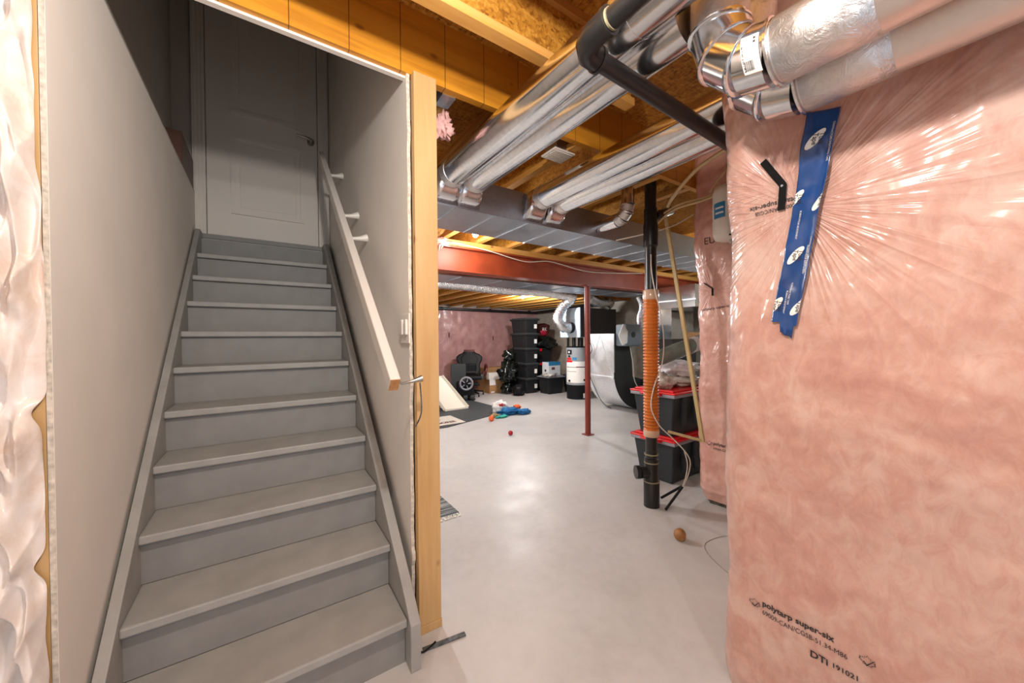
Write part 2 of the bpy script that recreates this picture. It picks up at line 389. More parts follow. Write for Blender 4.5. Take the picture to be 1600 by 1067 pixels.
# ---- insulated walls (bulging batts behind clear sheet)
def nz(x, y, z, s): return noise.noise(Vector((x, y, z))*s)
def near_prof(z):
    pts = [(0, -.012), (.07, -.02), (.65, 0), (1.0, .004), (1.35, .012), (1.7, .045), (2.0, .0), (2.3, -.045), (2.84, -.06)]
    for (a, b), (c, d) in zip(pts, pts[1:]):
        if a <= z <= c: t = (z-a)/(c-a); t = t*t*(3-2*t); return b+(d-b)*t
    return 0
R0 = .10
def near_surf(u, z, off=0):
    """u: metres along the sheet, 0 at the corner, negative towards +X, positive towards -Y"""
    off -= 0
    cx, cy = 1.735+R0, -.735-R0
    L = R0*PI/2
    if u > L/2: b = Vector((1.735, cy-(u-L/2), z)); n_ = Vector((-1, 0, 0))
    elif u < -L/2: b = Vector((cx+(-L/2-u), -.735, z)); n_ = Vector((0, 1, 0))
    else:
        t = (u+L/2)/L*PI/2; n_ = Vector((-math.sin(t), math.cos(t), 0)); b = Vector((cx, cy, z))+n_*R0
    k = math.exp(-((u)/.28)**2)
    d = .018*nz(u, z, 1.3, 2.6)+.007*nz(u, z, 4, 8)+.003*nz(u, z, 9, 22)
    # pulled in around the strap
    du, dz = u-.23, z-1.87; d -= .02*math.exp(-(du*du+dz*dz)/.01)
    d += .012*math.sin(min(max(z/2.4, 0), 1)*PI)
    # upright seam folds left of tape
    b = b+n_*(d+off); b.x += near_prof(z)*k
    return b
def uofy(y): return R0*PI/4+(-.735-R0-y)
m = MB(); m.grid(420, 480, lambda i, j: near_surf(-.6+2.9*i, 2.80*j))
g = struct(m.build('wall_near_insulation', 'poly_near', smooth=180))
# far column
def col_surf(u, z, off=0):
    R = .09; cx, cy = 3.15+R, .16-R; L = R*PI/2
    if u > L/2: b = Vector((3.15, cy-(u-L/2), z)); n_ = Vector((-1, 0, 0))
    elif u < -L/2: b = Vector((cx+(-L/2-u), .16, z)); n_ = Vector((0, 1, 0))
    else:
        t = (u+L/2)/L*PI/2; n_ = Vector((-math.sin(t), math.cos(t), 0)); b = Vector((cx, cy, z))+n_*R
    d = .015*nz(u, z, 7.3, 3)+.010*nz(u, z, 4.5, 8)+.004*nz(u, z, 9, 25)
    if z > 1.62: d += .030*min(1, (z-1.62)/.3)
    if z < .12: d -= .06*(1-z/.12)
    return b+n_*(d+off)
m = MB(); m.grid(260, 420, lambda i, j: col_surf(-.35+1.5*i, .035+2.77*j))
struct(m.build('wall_recess_insulation', 'poly_col', smooth=180))
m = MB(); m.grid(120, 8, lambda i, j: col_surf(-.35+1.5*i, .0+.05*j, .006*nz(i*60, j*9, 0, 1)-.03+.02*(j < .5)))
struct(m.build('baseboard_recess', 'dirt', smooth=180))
m = MB(); m.grid(260, 120, lambda i, j: Vector((2.0+5.0*i, 7.16-.010*math.sin(PI*((i*12.5) % 1))-.014*nz(i*5, j*2, 0, 6), 2.13*j)))
struct(m.build('wall_far_insulation', 'poly_far', smooth=180))
# left draped sheet
def left_surf(i, j):
    z = 2.80*j; i2 = i**1.7
    def sm(a, b, t): t = max(0, min(1, (t-a)/(b-a))); return t*t*(3-2*t)
    edge = -.214+.007*sm(1.12, 1.22, z)*(1-sm(1.60, 1.80, z))-.003*sm(1.65, 1.9, z)+.006*nz(0, 2, z, 9)-.02*math.exp(-((z-.78)/.03)**2)-.02*math.exp(-((z-1.17)/.03)**2)
    X = edge-.60*i2
    e = min(1, i*7)
    q = X*1.0
    f1 = abs(nz(q*7+z*.9, 3, z*.9, 3.0)); f2 = abs(nz(q*9-z*2.0, 9, z*1.1, 2.4)); f3 = 1-abs(nz(q*4, 5, z*2.6+q*6, 1.6))*2
    d = .045-.11*f1-.07*f2+.030*f3+.012*nz(q*5, 1, z*2, 5)
    return Vector((X, -.046-max(-.006, d)*(.15+.85*e), z))
m = MB(); m.grid(170, 560, left_surf)
struct(m.build('wall_left_insulation', 'poly_left', smooth=180))
ob = B((-.252, -.033, 0), (-.213, .055, 2.84)).build('wall_stud', 'stud', bevel=.002)
tag(ob, 'upright wooden stud at far left between white drywall edge and draped plastic', 'stud')

# ================================================================== STAIRS
st = thing('staircase', 'grey painted wooden staircase climbing to the white door', 'stairs', (.282, 0, 0))
def lb(a, b, t=0):     # box in staircase-local coordinates
    return MB().box((a[0]-.282, a[1], a[2]), (b[0]-.282, b[1], b[2]), t)
run, rise = .235, .2
for k in range(1, 12):
    y = (k-1)*run
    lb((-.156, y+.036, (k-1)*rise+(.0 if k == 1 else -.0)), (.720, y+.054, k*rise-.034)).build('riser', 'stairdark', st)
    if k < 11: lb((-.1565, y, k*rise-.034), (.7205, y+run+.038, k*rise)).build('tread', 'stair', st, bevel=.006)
for x0, x1 in ((-.188, -.156), (.722, .764)):
    off = .045
    p = [(x0-.282, -.035, 0), (x0-.282, .22, 0), (x0-.282, 2.474, 1.90), (x0-.282, 2.474, rise*(1+2.33/run)+off), (x0-.282, 2.33, rise*(1+2.33/run)+off)]
    p[3] = (x0-.282, 2.474, rise*(1+2.33/run)+off)
    p += [(x0-.282, .045, rise*(1+.045/run)+off-.012), (x0-.282, -.035, rise*(1-.035/run)+off-.025)]
    MB().prism(p, (x1-x0, 0, 0)).build('stringer', 'stair', st, bevel=.003)
# landing door
d1 = B((-.36, 2.46, 2.19), (.93, 2.5, 2.226)).build('trim_5', 'stairdark'); struct(d1)
dr = struct(B((-.125, 2.475, 2.23), (.695, 2.505, 4.28)).build('door_1', 'door', bevel=.003))
def moulding(x0, x1, z0, z1):
    m = MB(); w_, t_ = .030, .018
    for a_, b_ in (((x0, z0), (x1, z0)), ((x1, z0), (x1, z1)), ((x1, z1), (x0, z1)), ((x0, z1), (x0, z0))):
        dx, dz = b_[0]-a_[0], b_[1]-a_[1]
        if dx: m.box((min(a_[0], b_[0])-w_/2, 2.475-t_, a_[1]-w_/2), (max(a_[0], b_[0])+w_/2, 2.476, a_[1]+w_/2))
        else: m.box((a_[0]-w_/2, 2.475-t_, min(a_[1], b_[1])+w_/2+.0005), (a_[0]+w_/2, 2.476, max(a_[1], b_[1])-w_/2-.0005))
    ob = m.build('panel_moulding', 'door', dr)
    i_ = B((x0+.05, 2.470, z0+.05), (x1-.05, 2.476, z1-.05)).build('panel_field', 'door', dr, bevel=.004)
moulding(.05, .565, 2.44, 3.09); moulding(.05, .565, 3.30, 4.14)
m = MB().cyl((.640, 2.475, 3.20), (.640, 2.455, 3.20), .030).tube([(.640, 2.46, 3.20), (.640, 2.41, 3.20), (.60, 2.405, 3.205), (.52, 2.41, 3.215)], [.011, .012, .011, .008])
m.build('door_handle', 'nickel', dr, smooth=40)
for x0, x1, nm in ((-.215, -.13, 'trim_6'), (.70, .79, 'trim_7')):
    m = MB().box((x0, 2.462, 2.226), (x1, 2.50, 4.34))
    for q in (.15, .45, .75): m.box((x0+(x1-x0)*q, 2.456, 2.226), (x0+(x1-x0)*(q+.16), 2.463, 4.34))
    struct(m.build(nm, 'door', bevel=.002))
ob = B((-.335, 1.93, 2.556), (-.205, 2.44, 2.80)).build('wooden_box', 'darkbox', bevel=.004)
tag(ob, 'dark brown box on the ledge beside the door at the stair top', 'box')
# handrail
hr = thing('handrail', 'white wooden handrail on the right wall of the stairs', 'handrail', (.66, -.06, 1.17))
L_ = 2.62; sl = math.atan(.851)
def rl(t, x=0, off=0): return Vector((x, t*math.cos(sl)-off*math.sin(sl), t*math.sin(sl)+off*math.cos(sl)))
MB().bar(rl(0), rl(L_), .040, .062, up=(0, -math.sin(sl), math.cos(sl))).build('rail_board', 'rail', hr, bevel=.005)
MB().bar(rl(-.0012), rl(0.001), .036, .058, up=(0, -math.sin(sl), math.cos(sl))).build('cut_end', 'railend', hr)
for t in (.07, 1.30, 1.62, 2.35):
    c = rl(t, 0, -.02); m = MB().tube([c+Vector((.01, 0, -.012)), c+Vector((.05, 0, -.035)), c+Vector((.09, 0, -.03)), c+Vector((.134, 0, -.02))], [.011, .011, .014, .026] if t > .5 else [.005, .005, .006, .014], 12)
    m.build('wall_bracket', 'whitepl' if t > .5 else 'nickel', hr, smooth=50)
# wire hanging below bracket
# light switch
sw = thing('light_switch', 'white double rocker light switch on the stair wall by the stud', 'light switch', (.790, .215, 1.40))
B((-.003, -.07, -.075), (.004, .05, .06)).build('cover_plate', 'whitepl', sw, bevel=.002)
cpl = sw.children[0] if sw.children else sw
for y in (-.035, .02): B((-.012, y-.016, -.036), (-.002, y+.016, .034)).build('rocker', 'whitepl', cpl, bevel=.003)
# end stud of the stair wall
stud = B((.815, .128, .038), (.922, .168, 2.54)).build('wall_stud', 'stud', bevel=.002)
tag(stud, 'bare pine stud standing at the open end of the stair wall', 'stud')
ob = B((.812, .125, 0), (.924, 2.5, .038)).build('bottom_plate', 'stud', bevel=.002); tag(ob, 'wooden bottom plate on the floor under the stair wall stud', 'plate')

# ================================================================== FRAMING
ob = B((-1.6, .16, 2.54), (4.2, .20, 2.84)).build('header_beam', 'lvl'); tag(ob, 'amber laminated header beam crossing above the stair opening', 'beam')
def ijoist_x(y, x0, x1, zb=2.54, zt=2.84):
    t = thing('floor_joist', None, 'joist', ((x0+x1)/2, y, zb)); h = (x1-x0)/2
    B((-h, -.03, 0), (h, .03, .038)).build('bottom_flange', 'flange', t, bevel=.002)
    B((-h, -.03, zt-zb-.038), (h, .03, zt-zb)).build('top_flange', 'flange', t)
    B((-h, -.006, .038), (h, .006, zt-zb-.038)).build('web', 'osb', t); return t
def ijoist_y(x, y0, y1, zb=2.54, zt=2.84, m1='flangey', m2='joisty'):
    t = thing('floor_joist', None, 'joist', (x, (y0+y1)/2, zb)); h = (y1-y0)/2
    B((-.03, -h, 0), (.03, h, .038)).build('bottom_flange', m1, t, bevel=.002)
    B((-.03, -h, zt-zb-.038), (.03, h, zt-zb)).build('top_flange', m1, t)
    B((-.006, -h, .038), (.006, h, zt-zb-.038)).build('web', 'osb', t); return t
for i, (y, lb_) in enumerate(((-.225, 'wooden floor joist nearest the header, crossing overhead on the camera side'), (-.63, 'second wooden floor joist before the header overhead'), (-1.03, 'third wooden floor joist before the header overhead'))):
    ijoist_x(y, -1.55, 1.85)['label'] = lb_
for i, x in enumerate((1.02, 1.50, 1.90, 2.30, 2.72, 3.12)):
    ijoist_y(x, .2, 1.58)['label'] = 'short joist behind the header, %s' % ('nearest the pine stud', 'above the first pair of round ducts', 'just left of the ceiling vent', 'right of the ceiling vent above the second pair of ducts', 'above the drain stack', 'right of the drain stack by the pink wall')[i]
for i in range(15):
    x = 1.0+.4*i; t = ijoist_y(x, 1.62, 3.76, 2.37, 2.66)
    t['label'] = 'wooden joist resting across the top of the red beam'; t['group'] = 'joists over the red beam'
for i in range(15):
    x = 1.0+.4*i; t = ijoist_y(x, 3.82, 7.16, 2.14, 2.42)
    t['label'] = 'low wooden joist over the far room beyond the silver flexible duct'; t['group'] = 'low joists over the far room'
ob = B((.94, 3.787, 2.14), (6.98, 3.80, 2.66)).build('rim_board', 'joist'); tag(ob, 'wooden rim board above the silver flexible duct', 'board')
ob = B((.94, 1.60, 2.37), (6.98, 1.619, 2.84)).build('rim_board', 'joist'); tag(ob, 'wooden rim board closing the step between near and far joists', 'board')
# joist hanger
ob = MB().box((.985, .202, 2.535), (1.055, .30, 2.60)).build('joist_hanger', 'galvd'); tag(ob, 'galvanised hanger at the end of the joist beside the header', 'hanger')
# steel beam
bm_ = thing('steel_beam', 'red oxide steel beam crossing the basement under the joists', 'beam', (3.96, 2.12, 2.05))
B((-3.02, -.075, 0), (3.02, .075, .014)).build('bottom_flange', 'steelred', bm_)
B((-3.02, -.075, .245), (3.02, .075, .259)).build('top_flange', 'steelred', bm_)
B((-3.02, -.004, .014), (3.02, .004, .245)).build('web', 'steelred', bm_)
ob = B((.94, 2.03, 2.31), (6.98, 2.21, 2.37)).build('beam_plate', 'flange', bevel=.003); tag(ob, 'wooden plate lying on top of the red steel beam', 'board')
ps = thing('support_post', 'slim red steel post holding up the beam', 'post', (3.937, 2.12, 0))
MB().cyl((0, 0, .012), (0, 0, 2.04), .038, 28).build('pole', 'steelpost', ps, smooth=40)
B((-.06, -.06, 0), (.06, .06, .012)).build('base_plate', 'steelpost', ps); B((-.06, -.06, 2.038), (.06, .06, 2.05)).build('cap_plate', 'steelpost', ps)

# ================================================================== DUCTS
dt = thing('main_duct', 'large flat sheet metal duct crossing below the joists', 'duct', (3.2, .96, 2.2))
B((-2.26, -.25, 0), (2.3, .25, .21)).build('duct_body', 'galvd', dt, bevel=.003)
for x in np.arange(-1.9, 2.2, .30):
    MB().box((x-.006, -.254, -.006), (x+.006, .254, .0)).build('cross_seam', 'galvd', dt)
MB().box((-2.26, -.258, -.008), (2.3, -.25, .03)).build('edge_seam', 'galvd', dt)
for x, lbx in ((1.215, 'leftmost'), (1.376, 'second from left'), (1.92, 'third from left'), (2.105, 'rightmost')):
    zc = 2.350; ystart = -1.9 if x < 1.9 else -.72
    if x == 1.376: ystart = -.82
    t = thing('round_duct', '%s of four long shiny round ducts running back into the flat duct' % lbx, 'duct', (x, .6, zc), group='long round ducts')
    MB().cyl((0, ystart-.6, 0), (0, .0, 0), .0785, 40).build('pipe', 'galv', t, smooth=40)
    MB().tube([(0, -.055, 0), (0, .0, 0)], .0812, 40).build('foil_collar', 'foiltape', t, smooth=40)
    # boot flaring from the pipe to the duct face
    rr_ = [(-.078, -.076), (.078, -.076), (.078, .076), (-.078, .076)]
    n_ = 24; vs = []; fs = []
    for k in range(n_):
        an = 2*PI*k/n_; vs.append((.080*math.cos(an), 0, .080*math.sin(an)))
    for k in range(n_):
        an = 2*PI*k/n_; c_, s_ = math.cos(an), math.sin(an); q = max(abs(c_), abs(s_)); vs.append((.09*c_/q, .112, -.058+.094*s_/q))
    for k in range(n_): fs.append((k, (k+1) % n_, n_+(k+1) % n_, n_+k))
    m = MB().add(vs, fs); m.build('boot', 'galv', t, smooth=35, thick=.002)
    for q in ((-1.15,) if x > 1.3 else (-1.6, -.75)):
        MB().tube([(0, q-.6, 0), (0, q-.594, 0)], .0805, 40).build('seam_ring', 'galv', t, smooth=40)
# foil-taped ends near elbows
# near ducts on the right with elbows
def near_duct(x, zc, ye, lbx, lab):
    t = thing('elbow_duct', lbx, 'duct', (x, ye, zc), group='taped ducts along the near pink wall'); R = .079
    m = MB().cyl((0, -2.2, 0), (0, .004, 0), R, 40); m.build('pipe', 'foiltape', t, smooth=40)
    # adjustable elbow: four gores turning upward
    rad = .15; pts = []; cs = [0, 30, 60, 90]
    def P_(a): a = math.radians(a); return Vector((0, rad*math.sin(a), rad*(1-math.cos(a))))
    for a0, a1 in ((0, 30), (30, 60), (60, 90)):
        MB().tube([P_(a0), P_(a1)], R+.002, 40).build('gore', 'galv', t, smooth=30)
    for a0 in (0, 30, 60, 90):
        c = P_(a0); dd = Vector((0, math.cos(math.radians(a0)), math.sin(math.radians(a0))))
        MB().tube([c-dd*.006, c-dd*.003, c+dd*.003, c+dd*.006], [R+.002, R+.008, R+.008, R+.002], 40).build('bead_ring', 'galv', t, smooth=60)
    MB().cyl(P_(90), P_(90)+Vector((0, 0, 2.84-zc-rad)), R, 40).build('riser_pipe', 'foil', t, smooth=40)
    for (a0, a1) in ((-.20, -.010), (-.52, -.40), (-1.2, -1.1)):
        MB().tube([(0, a0, 0), (0, (a0+a1)/2, 0), (0, a1, 0)], R+.0022, 48).build('foil_tape', 'foil' if a1 > -.1 else 'foiltape', t, smooth=180)
    if lab:
        # sticker wrapped on the first gore, facing camera (-x side)
        def on(u, v):    # u along pipe, v around
            an = math.radians(188)+v/(R+.004); return Vector(((R+.0045)*math.cos(an), .012+u*.9, (R+.0045)*math.sin(an)+u*.22))
        m = MB().grid(6, 14, lambda i, j: on(.048*i, .010+.096*(j-.5))); stk = m.build('sticker', 'white', t)
        m = MB(); rnd = random.Random(3); xx = .018
        while xx < .040:
            wd = rnd.choice((.0007, .0012, .0018)); a_ = [on(xx, .026), on(xx+wd, .026), on(xx+wd, .050), on(xx, .050)]
            m.add([p+Vector((-.0009, 0, -.0003)) for p in a_], [(0, 1, 2, 3)]); xx += wd+rnd.choice((.0007, .0012))
        m.build('barcode', 'ink', stk, weld=False)
        for a0 in (-.030, -.020): MB().add([on(u_, v_)+Vector((-.0009, 0, 0)) for u_, v_ in ((.008, a0), (.014, a0), (.014, a0+.006), (.008, a0+.006))], [(0, 1, 2, 3)]).build('flag_mark', 'ink', stk, weld=False)
        m = text_mb('6 in / 15.2 cm x 90', .0086, lambda x_, y_: on(.0415-.0+y_*.7, .052-x_)+Vector((-.0012, 0, 0)), .0002); m.build('lettering', 'ink', stk, weld=False)
        for uu_, tx in ((.034, 'ADJUSTABLE ELBOW'), (.026, 'COUDE AJUSTABLE')):
            text_mb(tx, .0052, lambda x_, y_: on(uu_+y_*.7, .018-x_)+Vector((-.0012, 0, 0)), 0).build('lettering', 'ink', stk, weld=False)
    return t
near_duct(1.395, 2.105, -1.055, 'upper foil-taped round duct at top right with a barcode sticker on its elbow', True)
near_duct(1.605, 2.105, -1.045, 'lower foil-taped round duct at top right whose elbow sits above the blue tape', False)
# small black flexible conduit behind near ducts
m = MB(); pts = []; rs = []
for i in range(160): pts.append((1.70, -1.2-.006*i, 2.10+.0)); rs.append(.012 if i % 2 else .0145)
ob = m.tube(pts, rs, 12).build('flexible_conduit', 'dgrey', smooth=60); tag(ob, 'thin dark corrugated conduit behind the taped ducts at top right', 'conduit')
# small elbow duct by the drain stack
t = thing('small_elbow_duct', 'short round duct with an elbow beside the drain stack', 'duct', (2.62, .62, 2.30), group=None)
MB().tube([(0, .10, -.02), (0, -.12, -.02)], .05, 28).build('pipe', 'galv', t, smooth=40)
def P5(a): a = math.radians(a); return Vector((0, -.12-.10*math.sin(a), -.02+.10*(1-math.cos(a))))
for a0, a1 in ((0, 30), (30, 60), (60, 90)): MB().tube([P5(a0), P5(a1)], .051, 28).build('gore', 'foil', t, smooth=30)
for a0 in (0, 30, 60, 90):
    c = P5(a0); dd = Vector((0, -math.cos(math.radians(a0)), math.sin(math.radians(a0)))); MB().tube([c-dd*.004, c+dd*.004], .055, 28).build('bead_ring', 'galv', t, smooth=40)
MB().cyl(P5(90), P5(90)+Vector((0, 0, .44)), .05, 28).build('riser_pipe', 'galv', t, smooth=40)
# ceiling vent
t = thing('ceiling_vent', 'small white louvred exhaust vent facing down between the joists', 'vent', (1.845, .335, 2.52))
gp = B((-.085, -.07, 0), (.085, .07, .012)).build('grille_plate', 'whitepl', t, bevel=.003)
for k in range(7): B((-.07, -.056+.0175*k, -.004), (.07, -.049+.0175*k, .0)).build('louvre', 'whitepl', gp)
B((-.06, -.055, .012), (.06, .055, .32)).build('vent_box', 'galvd', t)
# upper supply trunk in far room
t = thing('far_duct', 'blue-grey flat duct behind the red beam', 'duct', (3.9, 2.95, 2.11))
B((-2.5, -.30, 0), (2.3, .30, .24)).build('duct_body', 'galvd', t)
for x in np.arange(-2.2, 2.2, .6): B((x-.008, -.304, -.008), (x+.008, .304, 0)).build('cross_seam', 'galvd', t)
# silver flex along it
def flex(pts, r, name, label, mat='flex', n=22, step=.014, amp=.10, seed=0):
    P_ = [Vector(p) for p in pts]; out = []
    ln = 0
    dense = []
    for i in range(len(P_)-1):
        p0 = P_[max(i-1, 0)]; p1 = P_[i]; p2 = P_[i+1]; p3 = P_[min(i+2, len(P_)-1)]
        for k in range(30):
            t = k/30; dense.append(.5*((2*p1)+(p2-p0)*t+(2*p0-5*p1+4*p2-p3)*t*t+(3*p1-p0-3*p2+p3)*t**3))
    dense.append(P_[-1])
    res = [dense[0]]; acc = 0
    for a_, b_ in zip(dense, dense[1:]):
        seg = (b_-a_).length
        while acc+seg >= step:
            t = (step-acc)/seg; a_ = a_.lerp(b_, t); res.append(a_.copy()); seg = (b_-a_).length; acc = 0
        acc += seg
    rs = [r*(1+(amp if i % 2 else -amp)*.5+amp*.6*nz(i*.13, seed, 0, 1)) for i in range(len(res))]
    m = MB().tube(res, rs, n); ob = m.build(name, mat, smooth=50); return tag(ob, label, 'duct')
flex([(1.6, 3.60, 2.16), (2.6, 3.64, 2.18), (3.6, 3.62, 2.15), (4.4, 3.64, 2.17), (5.15, 3.66, 2.12)], .095, 'flexible_duct', 'crinkled silver flexible duct running along below the far joists')
flex([(5.15, 3.75, 2.16), (5.35, 3.95, 2.10), (5.30, 4.15, 1.95), (5.20, 4.18, 1.72), (5.29, 4.13, 1.56), (5.45, 4.11, 1.54)], .10, 'flexible_duct', 'insulated silver flexible duct curving down to the hanging ventilator', step=.03, amp=.14, seed=3)
flex([(5.3, 3.4, 2.10), (5.6, 3.45, 2.02), (5.9, 3.5, 2.05), (6.2, 3.7, 2.04), (6.35, 4.0, 1.97)], .095, 'flexible_duct', 'silver flexible duct draped over the top of the hanging ventilator', step=.03, amp=.14, seed=8)
flex([(6.0, 2.85, 2.08), (6.05, 2.8, 1.9), (6.0, 2.82, 1.7), (6.05, 2.84, 1.52)], .05, 'flexible_duct', 'narrow silver flexible duct hanging between ventilator and humidifier', step=.02, amp=.15, seed=11)

# ================================================================== PIPES
t = thing('drain_pipe', 'black drain pipe with elbow crossing below the round ducts', 'pipe', (1.06, -.66, 2.225))
MB().tube([(.03, 0, 0), (1.9, .05, .004)], .0285, 24).build('pipe', 'abs', t, smooth=40)
MB().tube([(0, -.09, .005), (0, -1.5, .02)], .0285, 24).build('pipe', 'abs', t, smooth=40)
arc = [Vector((.10-.07-.055*math.cos(q)*1.0-.0, -.075+.055*math.sin(q)*1.35, 0)) for q in np.linspace(0, PI/2, 7)]
arc = [Vector((-.004, -.11, .004)), Vector((-.004, -.06, .002)), Vector((.008, -.02, 0)), Vector((.035, .0, 0)), Vector((.075, .002, 0))]
MB().tube(arc, [.036]*5, 24).build('elbow', 'abs', t, smooth=50)
MB().tube([(-.003, -.118, .004), (-.003, -.106, .004)], .039, 24).build('elbow_rim', 'abs', t, smooth=40)
MB().tube([(.070, .002, 0), (.082, .002, 0)], .039, 24).build('elbow_rim', 'abs', t, smooth=40)
MB().tube([(-.003, -.125, .004), (-.003, -.119, .004)], .030, 24).build('glue_ring', 'absband', t, smooth=40)
text_mb('ABS CELLULAR CORE DWV 1-1/2', .012, lambda x_, y_: Vector((.22+x_, .0105-.0285*math.cos((y_)/.0285+.5), .0015-.0288*math.sin((y_)/.0285+.5)))).build('lettering', 'greypl', t, weld=False)
curve0 = lambda p: p
# stack
t = thing('drain_stack', 'vertical black drain stack sleeved in orange corrugated tube', 'pipe', (2.79, .315, 0))
MB().cyl((0, 0, .05), (0, 0, 2.84), .044, 32).build('pipe', 'abs', t, smooth=40)
MB().lathe([(.060, 0), (.060, .19), (.056, .195), (.053, .2), (.053, .38), (.044, .385)], 32).build('cleanout_body', 'abs', t, smooth=40)
for z, r_ in ((.195, .062), (.345, .0565), (.41, .054)): MB().lathe([(r_, 0), (r_, .008)], 32, (0, 0, z)).build('glue_ring', 'absband', t, smooth=40)
MB().cyl((0, 0, .27), (-.085, -.018+.06, .27), .045, 28).build('side_branch', 'abs', t, smooth=40)
MB().cyl((-.080, .054, .27), (-.105, .070, .27), .052, 28).build('cleanout_cap', 'abs', t, smooth=40)
prof = []; z = .60
while z < 1.66:
    prof += [(.0520, z), (.0585, z+.004), (.0610, z+.010), (.0585, z+.017), (.0520, z+.021)]; z += .0255
MB().lathe(prof, 40).build('corrugated_sleeve', 'orange', t, smooth=50)
MB().lathe([(.058, 0), (.061, .02), (.060, .075), (.056, .08)], 32, (0, 0, 1.635)).build('clear_tape_collar', 'clear', t, smooth=60)
MB().lathe([(.056, 0), (.0605, .01), (.0605, .055), (.056, .06)], 32, (0, 0, .555)).build('clear_tape_collar', 'clear', t, smooth=60)
MB().lathe([(.045, 0), (.056, .01), (.056, .16), (.05, .20), (.05, .30)], 32, (0, 0, 2.05)).build('top_fitting', 'abs', t, smooth=40)
MB().tube(curve0([(.03, -.02, 2.30), (.12, -.03, 2.33), (.30, .02, 2.40)]), .035, 20).build('side_branch', 'abs', t, smooth=50)
# pipe along far wall
t = thing('wall_drain_pipe', 'black drain pipe running along the top of the far pink wall', 'pipe', (4.0, 7.02, 2.075))
MB().tube([(-2, 0, .02), (2.70, 0, -.02), (2.78, -.06, -.02), (2.80, -2.6, .04)], .035, 16).build('pipe', 'abs', t, smooth=50)
for x in (-.1, 1.3, 2.6): MB().cyl((x-.03, 0, 0), (x+.03, 0, 0), .043, 16).build('coupling', 'abs', t, smooth=40)
ob = MB().tube([(5.6, 6.95, 2.17), (6.6, 6.90, 2.17), (6.72, 6.8, 2.17), (6.85, 4.6, 2.21)], .012, 8).build('water_pipe', 'cable', smooth=50); tag(ob, 'thin pale water pipe above the black pipe on the right wall', 'pipe')
ob = MB().tube([(6.93, 5.75, 0), (6.93, 5.75, 2.3)], .022, 12).build('vertical_pipe', 'abs', smooth=50); tag(ob, 'thin black upright pipe on the concrete wall beside the water heater', 'pipe')
ob = MB().tube([(3.0, 1.5, 2.5), (3.3, 6.6, 2.32), (3.45, 6.9, 2.2), (3.5, 6.95, 2.1)], .012, 8).build('water_pipe', 'cable', smooth=50)
bpy.data.objects.remove(ob)

# cables
def cable(pts, r, mat, label, name='cable'):
    ob = MB().tube(pts, r, 8).build(name, mat, smooth=60); return tag(ob, label, 'cable')
def curve(pts, k=10):
    P_ = [Vector(p) for p in pts]; out = []
    for i in range(len(P_)-1):
        p0 = P_[max(i-1, 0)]; p1 = P_[i]; p2 = P_[i+1]; p3 = P_[min(i+2, len(P_)-1)]
        for q in range(k):
            t = q/k; out.append(.5*((2*p1)+(p2-p0)*t+(2*p0-5*p1+4*p2-p3)*t*t+(3*p1-p0-3*p2+p3)*t**3))
    return out+[P_[-1]]
cable(curve([(1.3, 2.035, 2.32), (1.85, 2.03, 2.335), (2.3, 2.02, 2.305), (2.8, 2.02, 2.24), (3.2, 2.02, 2.28), (3.8, 2.02, 2.22), (4.4, 2.02, 2.25), (5.0, 2.02, 2.30)]), .006, 'cable', 'thin white cable looping along the face of the red beam')
cable(curve([(2.62, -.35, 2.50), (2.72, -.1, 2.49), (2.80, .12, 2.40), (2.84, .20, 2.345)]), .013, 'cabley', 'thick cream cable arching from the joist to the wire bundle')
cable(curve([(2.88, .33, 2.25), (2.90, .18, 2.33), (2.97, -.05, 2.36), (3.05, -.30, 2.44), (3.1, -.6, 2.52)]), .010, 'cabley', 'cream cable in the bundle crossing in front of the far pink column')
cable(curve([(2.86, .36, 2.27), (2.90, .16, 2.355), (2.99, -.05, 2.385), (3.07, -.30, 2.47), (3.12, -.6, 2.56)]), .008, 'cabley', 'upper cream cable in the bundle above the far pink column')
cable(curve([(2.98, -.05, 2.40), (2.98, -.12, 2.48), (2.95, -.3, 2.6), (2.94, -.5, 2.72)]), .008, 'cabley', 'cream cable branching up from the bundle toward the joists')
cable(curve([(2.60, .5, 2.12), (2.80, .30, 2.17), (2.93, .2, 2.22), (3.05, .12, 2.30)]), .005, 'cable', 'thin white wire crossing behind the batten near the joists')
cable(curve([(2.73, .27, 1.98), (2.715, .255, 1.85), (2.725, .23, 1.68), (2.79, .235, 1.55), (2.85, .245, 1.35), (2.85, .255, 1.15), (2.73, .25, .95), (2.715, .262, .80), (2.78, .24, .66), (2.86, .18, .56), (2.93, .12, .46), (2.97, .10, .38), (2.965, .11, .28), (2.925, .14, .16)]), .0042, 'cable', 'white wire winding down around the orange drain sleeve')
cable(curve([(2.935, .125, .455), (2.95, .11, .36), (2.945, .12, .26), (2.925, .14, .165)]), .0042, 'cable', 'short white wire looping beside the foot of the drain stack')
for (p, q, lb_) in (((2.925, .135, .18), (2.80, .20, .008), 'black cord tail dropping from the wires to the floor, nearer one'), ((2.945, .15, .175), (2.855, .275, .06), 'black cord tail leading back to the drain stack foot')):
    cable([p, tuple((a_+b_)/2 for a_, b_ in zip(p, q)), q], .010, 'black', lb_)
cable(curve([(.77, .05, .008), (.80, .03, .008), (.86, .05, .008)]), .004, 'black', 'short dark wire on the floor by the stair stringer')
cable(curve([(.765, -.05, 1.17), (.775, -.035, 1.05), (.77, .02, .98)]), .003, 'strap', 'thin grey wire hanging from the lowest handrail bracket')
ob = MB().bar((.80, .045, .004), (.99, .02, .004), .022, .006).build('floor_strap', 'strap'); tag(ob, 'flat grey strap lying on the floor by the stud base', 'strap')

